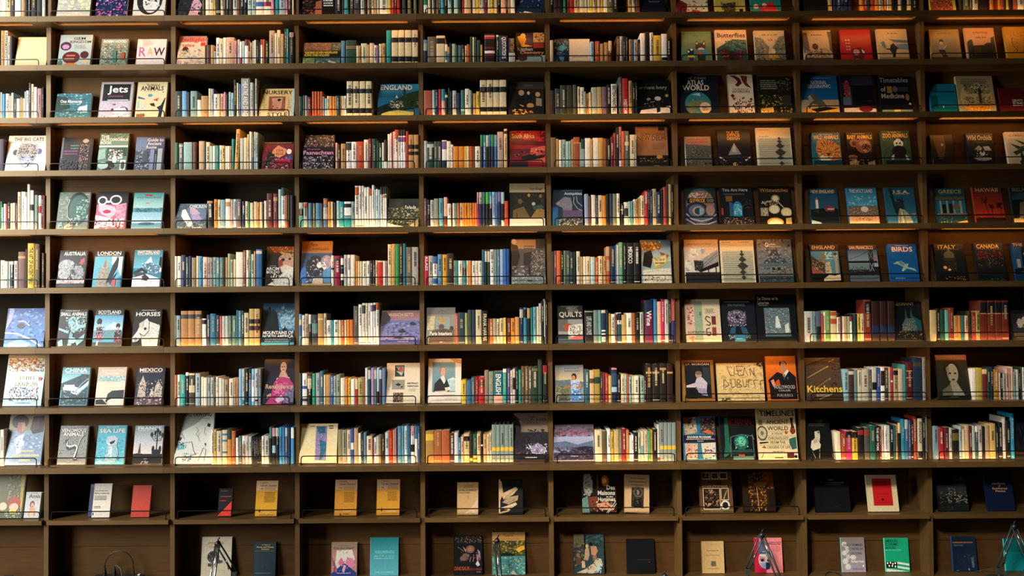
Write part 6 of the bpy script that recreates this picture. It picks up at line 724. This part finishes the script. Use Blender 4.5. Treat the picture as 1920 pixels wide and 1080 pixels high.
def display_book(bay, d, seed):
    r = bay['r']; yf = front_y(r); T = .016 if r == 10 else .022
    P = lambda cx, cy, Y: at(bay['ox'] + cx / bay['s'], bay['oy'] + cy / bay['s'], Y)
    tilt = math.radians(7 if r == 10 else 13)
    a, b = P(d['x0'], bay['yb'], yf), P(d['x1'], bay['yb'], yf)
    Wd = b.x - a.x
    ht = P(d['x0'], d['yt'], yf + .04).z - P(d['x0'], bay['yb'], yf).z
    H = ht / math.cos(tilt)
    if d['short'] == 'navy behind white': yf += .026
    zb = ZS[r] if r < 10 else ZC
    roll = math.radians(2.5) if d['short'] == 'dark icon' else 0
    o = thing('display_book', d['label'], 'book', (a.x, yf + T * math.cos(tilt), zb + (Wd * math.sin(roll) if roll else 0) + .0003), 'face-out books on the bookcase', (-tilt, roll, 0))
    q = MB(); base, sp = col(d['base']), col(d['spine']); B = .002
    q.box(0, Wd, -T, -T + B, 0, H, base); q.box(0, Wd, -B, 0, 0, H, base)
    # spine, slightly rounded, on the left
    arc = [(-.0022 * math.cos(math.pi * (j / 6 - .5)), -T * j / 6) for j in range(7)]
    q.prism([(B, 0)] + arc + [(B, -T)], 0, H, sp)
    draw(q, d['art'], Wd, H, -T, seed)
    q.build('cover', M_PRINT, o)
    g = MB(); g.box(B + .0003, Wd - .003, -T + B + .0002, -B - .0002, .002, H - .003); g.build('page_block', M_PAGE, o, attr=False)
    d['X'] = (a.x - .0035, b.x + .001)
    return o

# ---------------------------------------------------------------- books standing spine out
def spine_shape(q, w, h, dep, d, seed, solid=False):
    """boards and rounded spine of one book, front of the spine at y = 0; in solid form it is closed for the far small ones"""
    c = col(d['base']); rnd = random.Random(seed)
    bul = min(.0035, w * .2); bt = min(.0022, w * .18)
    arc = [(w * (.5 - .5 * math.cos(math.pi * j / 6)), bul * (1 - math.sin(math.pi * j / 6))) for j in range(7)]
    if solid: q.prism([(0, dep)] + arc + [(w, dep)], 0, h, c)
    else:
        q.prism(arc + [(w - bt, bul + .002), (bt, bul + .002)], 0, h, c)
        q.box(0, bt, bul, dep, 0, h, c); q.box(w - bt, w, bul, dep, 0, h, c)
    def strip(z0, z1, cc, off):
        for (xa, ya), (xb, yb) in zip(arc, arc[1:]):
            q.poly([(xa, ya - off, z0), (xb, yb - off, z0), (xb, yb - off, z1), (xa, ya - off, z1)], cc)
    for f0, f1, cc in d['bands']:
        strip(h * (1 - f1), h * (1 - f0), col(cc), .0002)
    lum = sum(rgb(d['base'])) / 3
    ink = col(rnd.choice(['#3a2f28', '#5a3a2c', '#2a3038', '#6a2a22'])) if lum > .5 else col(rnd.choice(['#c8b890', '#a8987a', '#d8d0c0', '#b89a5a']))
    if d['text']:
        f0, f1, cc, s = d['text']; vs, fs = GLYPH[s]; n = len(q.v); z1, z0 = h * (1 - f0), h * (1 - f1); m0 = w * .2
        q.v += [(m0 + (w - 2 * m0) * v, -.0006, z1 + (z0 - z1) * u) for u, v in vs]
        for f in fs: q.f.append(tuple(n + j for j in f)); q.c.append(col(cc)); q.m.append(0)
    elif d['fake'] or rnd.random() < .35:
        z = h * rnd.uniform(.78, .93); ze = h * rnd.uniform(.3, .55); wd = w * rnd.uniform(.22, .4); xm = w * .5
        while z > ze:
            L = rnd.uniform(.0025, .006)
            q.poly([(xm - wd / 2, -.0005, z - L), (xm + wd / 2, -.0005, z - L), (xm + wd / 2, -.0005, z), (xm - wd / 2, -.0005, z)], ink)
            z -= L + (.0016 if rnd.random() < .8 else .006)
        if rnd.random() < .5: strip(h * .05, h * .065, ink, .0003)

allS, seed = [], 0
for bay in bays:
    for d in bay['F']:
        seed += 1; display_book(bay, d, seed)
for bay in bays:
    r = bay['r']
    P = lambda cx, cy, Y: at(bay['ox'] + cx / bay['s'], bay['oy'] + cy / bay['s'], Y)
    bay['S'].sort(key=lambda d: d['x0'])
    prev = UX[bay['c']] + HU + .002
    keep = []
    for d in bay['S']:
        ym = max((d['yt'] + bay['yb']) / 2, -bay['oy'] * bay['s'] - 100)
        a, b = P(d['x0'], bay['yb'] if d['lean'] else ym, .10), P(d['x1'], bay['yb'] if d['lean'] else ym, .10)
        x0, x1 = max(a.x, prev), b.x
        mid = (x0 + x1) / 2
        for f in bay['F']:
            fa, fb = f['X']
            if x0 < fb and x1 > fa:
                if mid > (fa + fb) / 2: x0 = max(x0, fb + .001)
                else: x1 = min(x1, fa - .001)
        x1 = min(x1, UX[bay['c'] + 1] - HU - .001)
        if x1 - x0 < .0035:
            if x0 + .0035 < UX[bay['c'] + 1] - HU - .001 and not any(x0 < f['X'][1] and x0 + .0035 > f['X'][0] for f in bay['F']): x1 = x0 + .0035
            else: continue
        prev = x1 + .0003
        h = P(d['x0'], d['yt'], .10).z - P(d['x0'], bay['yb'], .10).z
        h = min(h, ZS[r - 1] - .034 - ZS[r] - .006)
        keep.append(d); d.update(wx=x0, ww=x1 - x0, wh=h, bay=bay, area=(x1 - x0) * min(h, 1 if r else (P(0, bay['yb'], .1).z - ZS[0]) + .1))
        if r == 0: d['area'] = (x1 - x0) * .09
        allS.append(d)
    bay['S'] = keep
    # which one is it? counted from the nearest cover one can name
    f = bay['F'][0] if bay['F'] else None
    if keep:
        hs = sorted(d['wh'] for d in keep); med = hs[len(hs) // 2]
        if f and not bay['anchor']:
            cx = sum(f['X']) / 2
            L = [d for d in keep if d['wx'] < cx][::-1]; R = [d for d in keep if d['wx'] >= cx]
            ref = 'the %s cover' % f['short']
        else:
            L, R, ref = keep[::-1], [], bay['anchor']
        for side, lst in (('left', L), ('right', R)):
            for j, d in enumerate(lst):
                ad = []
                if d['ww'] < .009: ad.append('slim')
                elif d['ww'] > .021: ad.append('thick')
                if d['wh'] > med * 1.22: ad.append('tall')
                elif d['wh'] < med * .8: ad.append('short')
                lead = d['bands'] and [q for q in d['bands'] if q[1] - q[0] > .05 and cname(q[2]) != cname(d['base'])]
                bn = ' with a %s band' % cname(lead[0][2]) if lead and len(ref.split()) < 6 else ''
                d['label'] = '%s %s book%s, %s spine %s of %s' % (' '.join(ad), cname(d['base']), bn, ORD[j + 1], side, ref)
                d['label'] = d['label'].strip()
                if len(d['label'].split()) > 16: d['label'] = d['label'].replace(bn, '')
                if len(d['label'].split()) > 16: print('LONG', d['label'])
    bay['ref'] = ('the %s book' % f['short']) if f else 'the spines beside %s' % bay['anchor']

allS.sort(key=lambda d: -d['area'])
rest = MB()
for k, d in enumerate(allS):
    r = d['bay']['r']; rnd = random.Random(1000 + k); dep = rnd.uniform(.13, .19) if d['wh'] > .14 else rnd.uniform(.11, .14)
    y0 = .10 + rnd.uniform(0, .004)
    if k < 300:
        th = 0.0; px = d['wx']
        if d['lean']:
            th = math.atan2(d['lean'] / d['bay']['s'] * .00324, d['wh'])
        o = thing('shelved_book', d['label'], 'book', (d['wx'] + (d['ww'] if th > 0 else 0), y0, ZS[r] + .0002), 'books standing spine out on the shelves', (0, th, 0))
        dx = -d['ww'] if th > 0 else 0
        q = MB(); spine_shape(q, d['ww'], d['wh'], dep, d, k)
        q.v = [(x + dx, y, z) for x, y, z in q.v]
        q.build('cover', M_SPINE, o)
        bt = min(.0022, d['ww'] * .18) + .0002
        g = MB(); g.box(bt + dx, d['ww'] - bt + dx, .006, dep - .003, .003, d['wh'] - .0035); g.build('page_block', M_PAGE, o, attr=False)
    else:
        q = MB(); spine_shape(q, d['ww'], d['wh'], dep, d, k, True)
        n = len(rest.v); rest.v += [(x + d['wx'], y + y0, z + ZS[r] + .0002) for x, y, z in q.v]
        rest.f += [tuple(j + n for j in f) for f in q.f]; rest.c += q.c; rest.m += q.m
o = rest.build('shelved_books', M_SPINE); o['kind'] = 'stuff'; o['category'] = 'books'
o['label'] = 'the many slimmer spines packed between the larger books along the shelves'

# ---------------------------------------------------------------- wire guards along the shelf fronts
GUARD_OFF = {(9, 7), (9, 8), (0, 8)}
for bay in bays:
    r, c = bay['r'], bay['c']
    if r == 10 or (r, c) in GUARD_OFF: continue
    y = .062 if r < 9 else .103
    x0, x1 = UX[c] + .036, UX[c + 1] - .036; z = ZS[r]; hh = .052; rad = .016
    pts = [(0, 0, .0005)]
    L = x1 - x0
    for j in range(5):
        a = math.pi / 2 * j / 4; pts.append((rad - rad * math.cos(a), 0, hh - rad + rad * math.sin(a)))
    for j in range(5):
        a = math.pi / 2 * j / 4; pts.append((L - rad + rad * math.sin(a), 0, hh - rad + rad * math.cos(a)))
    pts.append((L, 0, .0005))
    q = MB(); q.tube(pts, .0033, 6)
    q.box(-.006, .006, -.005, .009, .0002, .0022); q.box(L - .006, L + .006, -.005, .009, .0002, .0022)
    o = q.build('book_guard', M_WIRE, smooth=False, attr=False)
    o.location = (x0, y, z)
    o['label'] = 'black wire book guard before %s' % bay['ref']; o['category'] = 'book guard'; o['group'] = 'wire book guards on the shelf fronts'

# ---------------------------------------------------------------- desk lamps on the counter
def lamp(label, base, elbow, head, yb=.02, ye=.0, yh=-.2, bright=False, rodside=-1):
    B, E, Hd = at(base[0], base[1], yb), at(elbow[0], elbow[1], ye), at(head[0], head[1], yh)
    o = thing('desk_lamp', label, 'desk lamp', (B.x, yb, ZC), 'sprung desk lamps along the counter')
    off = Vector((B.x, yb, ZC))
    def mk(name, mb, mt, sm=True): return mb.build(name, mt, o, smooth=sm, attr=False)
    def tb(name, pts, r, mt, seg=8):
        q = MB(); q.tube([Vector(p) - off for p in pts], r, seg); return mk(name, q, mt)
    q = MB(); q.tube([(0, 0, 0.0003), (0, 0, .012), (0, 0, .018)], [.075, .075, .02], 24); mk('base', q, M_DKSTEEL)
    zt = max(B.z - ZC, .03)
    q = MB(); q.tube([(0, 0, .016), (0, 0, zt)], .009, 10); q.box(-.014, .014, -.012, .012, max(zt - .035, .02), zt); mk('post', q, M_DKSTEEL, False)
    d = (E - B).normalized(); sd = Vector((-d.z, 0, d.x)) * .0125 if abs(d.x) > .08 else Vector((.0125, 0, 0))
    am = M_STEEL if bright else M_DKSTEEL
    tb('lower_arm', [B + sd, E + sd], .0052, M_DKSTEEL); tb('lower_arm', [B - sd, E - sd], .0052, M_DKSTEEL)
    tb('spring', [B + d * .03 + sd * rodside * 1.9, B + (E - B) * .42 + sd * rodside * .6], .004, M_STEEL)
    q = MB(); q.tube([E - off + Vector((0, -.016, 0)), E - off + Vector((0, .016, 0))], .014, 12); q.tube([E - off, E - off + Vector((.004, 0, .026)), E - off + Vector((.012, 0, .034))], .0045, 6); mk('elbow_joint', q, M_BLACK)
    d2 = (Hd - E).normalized(); s2 = Vector((-d2.z, 0, d2.x)).normalized() * .0125 if abs(d2.x) > .08 else Vector((.0125, 0, 0))
    tb('upper_arm', [E + s2, Hd + s2], .0056, am); tb('upper_arm', [E - s2, Hd - s2], .0056, am)
    tb('spring', [E + d2 * .02, E + (Hd - E) * .55], .0038, M_STEEL)
    hz = Hd + d2 * .03
    prof = [(0.0, .016), (-.02, .024), (-.045, .045), (-.085, .07)]
    q = MB(); q.tube([hz - off + Vector((0, 0, a)) for a, _ in prof], [b for _, b in prof], 20, caps=False)
    q.tube([hz - off, hz - off + Vector((0, 0, .008))], [.016, .006], 20); mk('shade', q, M_DKSTEEL)
    tb('cable', [hz + Vector((0, 0, .006)), hz + Vector((.008, 0, .035)), hz + Vector((.025, 0, .05)), hz + Vector((.045, 0, .045))], .0022, M_BLACK, 6)
    return o
lamp('black sprung desk lamp with bright steel upper arm, before the Japanese Cooking book', (440, 1072), (408, 1019), (397, 1094), ye=.0, yh=-.25, bright=True, rodside=1)
lamp('black desk lamp seen edge-on, before the lakeside landscape book', (937, 1094), (932, 1014), (936, 1100), yb=.0, yh=-.3)
lamp('black desk lamp with only its elbow showing, right of the plain black book', (1224, 1120), (1246, 1080), (1290, 1130), yb=.02, yh=-.1)
lamp('dark green-grey sprung desk lamp standing before the pink archaeology book', (1402, 1066), (1428, 1003), (1461, 1086), yh=-.12)
lamp('black sprung desk lamp at the right end, before the teal book', (1873, 1064), (1901, 987), (1928, 1050), yh=-.1)

# ---------------------------------------------------------------- power strip, plugs and leads on the counter
ZP = ZC + .0003
p0 = at(181, 1077, .2); p1 = at(272, 1072, .2)
o = thing('power_strip', 'black power strip lying on the counter in the empty bay at left', 'power strip', (p0.x, .16, ZP))
Lp = p1.x - p0.x
q = MB(); q.prism([(0, 0), (Lp - .02, 0), (Lp, .012), (Lp, .036), (Lp - .02, .048), (0, .048)], 0, .022, (1, 1, 1, 1)); q.build('housing', M_BLACK, o, attr=False)
for fx in (.42, .6, .66, .78, .84):
    q = MB(); q.tube([(Lp * fx, .02, .022), (Lp * fx, .02, .0232)], .0045, 10); q.build('socket_pin', M_STEEL, o, attr=False)
q = MB(); q.box(Lp * .88, Lp * .92, .014, .032, .022, .027); q.build('switch', M_WHITE, o, attr=False)
def plug(label, fx, pts):
    bx = p0.x + Lp * fx
    o = thing('power_plug', label, 'plug', (bx, .178, ZP + .0225))
    q = MB(); q.tube([(0, 0, 0), (0, 0, .022), (0, 0, .05)], [.013, .011, .005], 10); q.build('plug_body', M_BLACK, o, attr=False)
    q = MB(); q.tube([Vector(p) for p in pts], .0035, 7); q.build('lead', M_BLACK, o, smooth=True, attr=False)
arc = [(.0, 0, .048)] + [(.09 - .09 * math.cos(a), 0, .05 + .10 * math.sin(a)) for a in [math.pi * j / 10 for j in range(1, 10)]] + [(.178, .006, .03), (.18, .012, .0)]
plug('black plug at the left of the power strip with a high looping lead', .2, arc)
plug('black plug second along the power strip, its lead dropping forward', .4, [(0, 0, .048), (.004, 0, .06), (.02, 0, .058), (.045, -.01, .042), (.06, -.03, .01), (.07, -.05, -.0185), (.075, -.3, -.0185)])
a0 = at(8, 1070, .2)
o = thing('cable_adapter', 'small black cable adapter lying on the counter at the far left', 'adapter', (a0.x, .18, ZP))
q = MB(); q.box(0, .055, 0, .025, 0, .02); q.build('adapter_body', M_BLACK, o, attr=False)
q = MB(); q.tube([(.055, .012, .008), (.08, .01, .005), (.11, .0, .0025), (.15, -.02, .0025), (.17, -.08, .0025)], .0026, 7); q.build('lead', M_WHITE, o, smooth=True, attr=False)
def lead(label, pts, mt=M_BLACK):
    q = MB(); q.tube(pts, .003, 7); o = q.build('power_lead', mt, smooth=True, attr=False); o['label'] = label; o['category'] = 'cable'
lead('black lead lying on the counter left of the power strip', [(p0.x - .006, .185, ZC + .012), (p0.x - .05, .18, ZC + .0035), (p0.x - .12, .17, ZC + .0035), (p0.x - .2, .18, ZC + .0035), (p0.x - .27, .06, ZC + .0035)])
c0 = at(1546, 1075, .2)
lead('thin black curled lead on the counter left of the hexagons book', [(c0.x - .02, .13, ZC + .0035), (c0.x, .17, ZC + .0035), (c0.x + .03, .2, ZC + .0035), (c0.x + .06, .19, ZC + .0035), (c0.x + .075, .15, ZC + .0035), (c0.x + .07, .06, ZC + .0035)])
c1 = at(1830, 1070, .18)
lead('black lead arching on the counter left of the right-end lamp', [(c1.x, .18, ZC + .0035), (c1.x + .05, .17, ZC + .02), (c1.x + .1, .15, ZC + .03), (c1.x + .13, .12, ZC + .0035), (c1.x + .14, .05, ZC + .0035)])
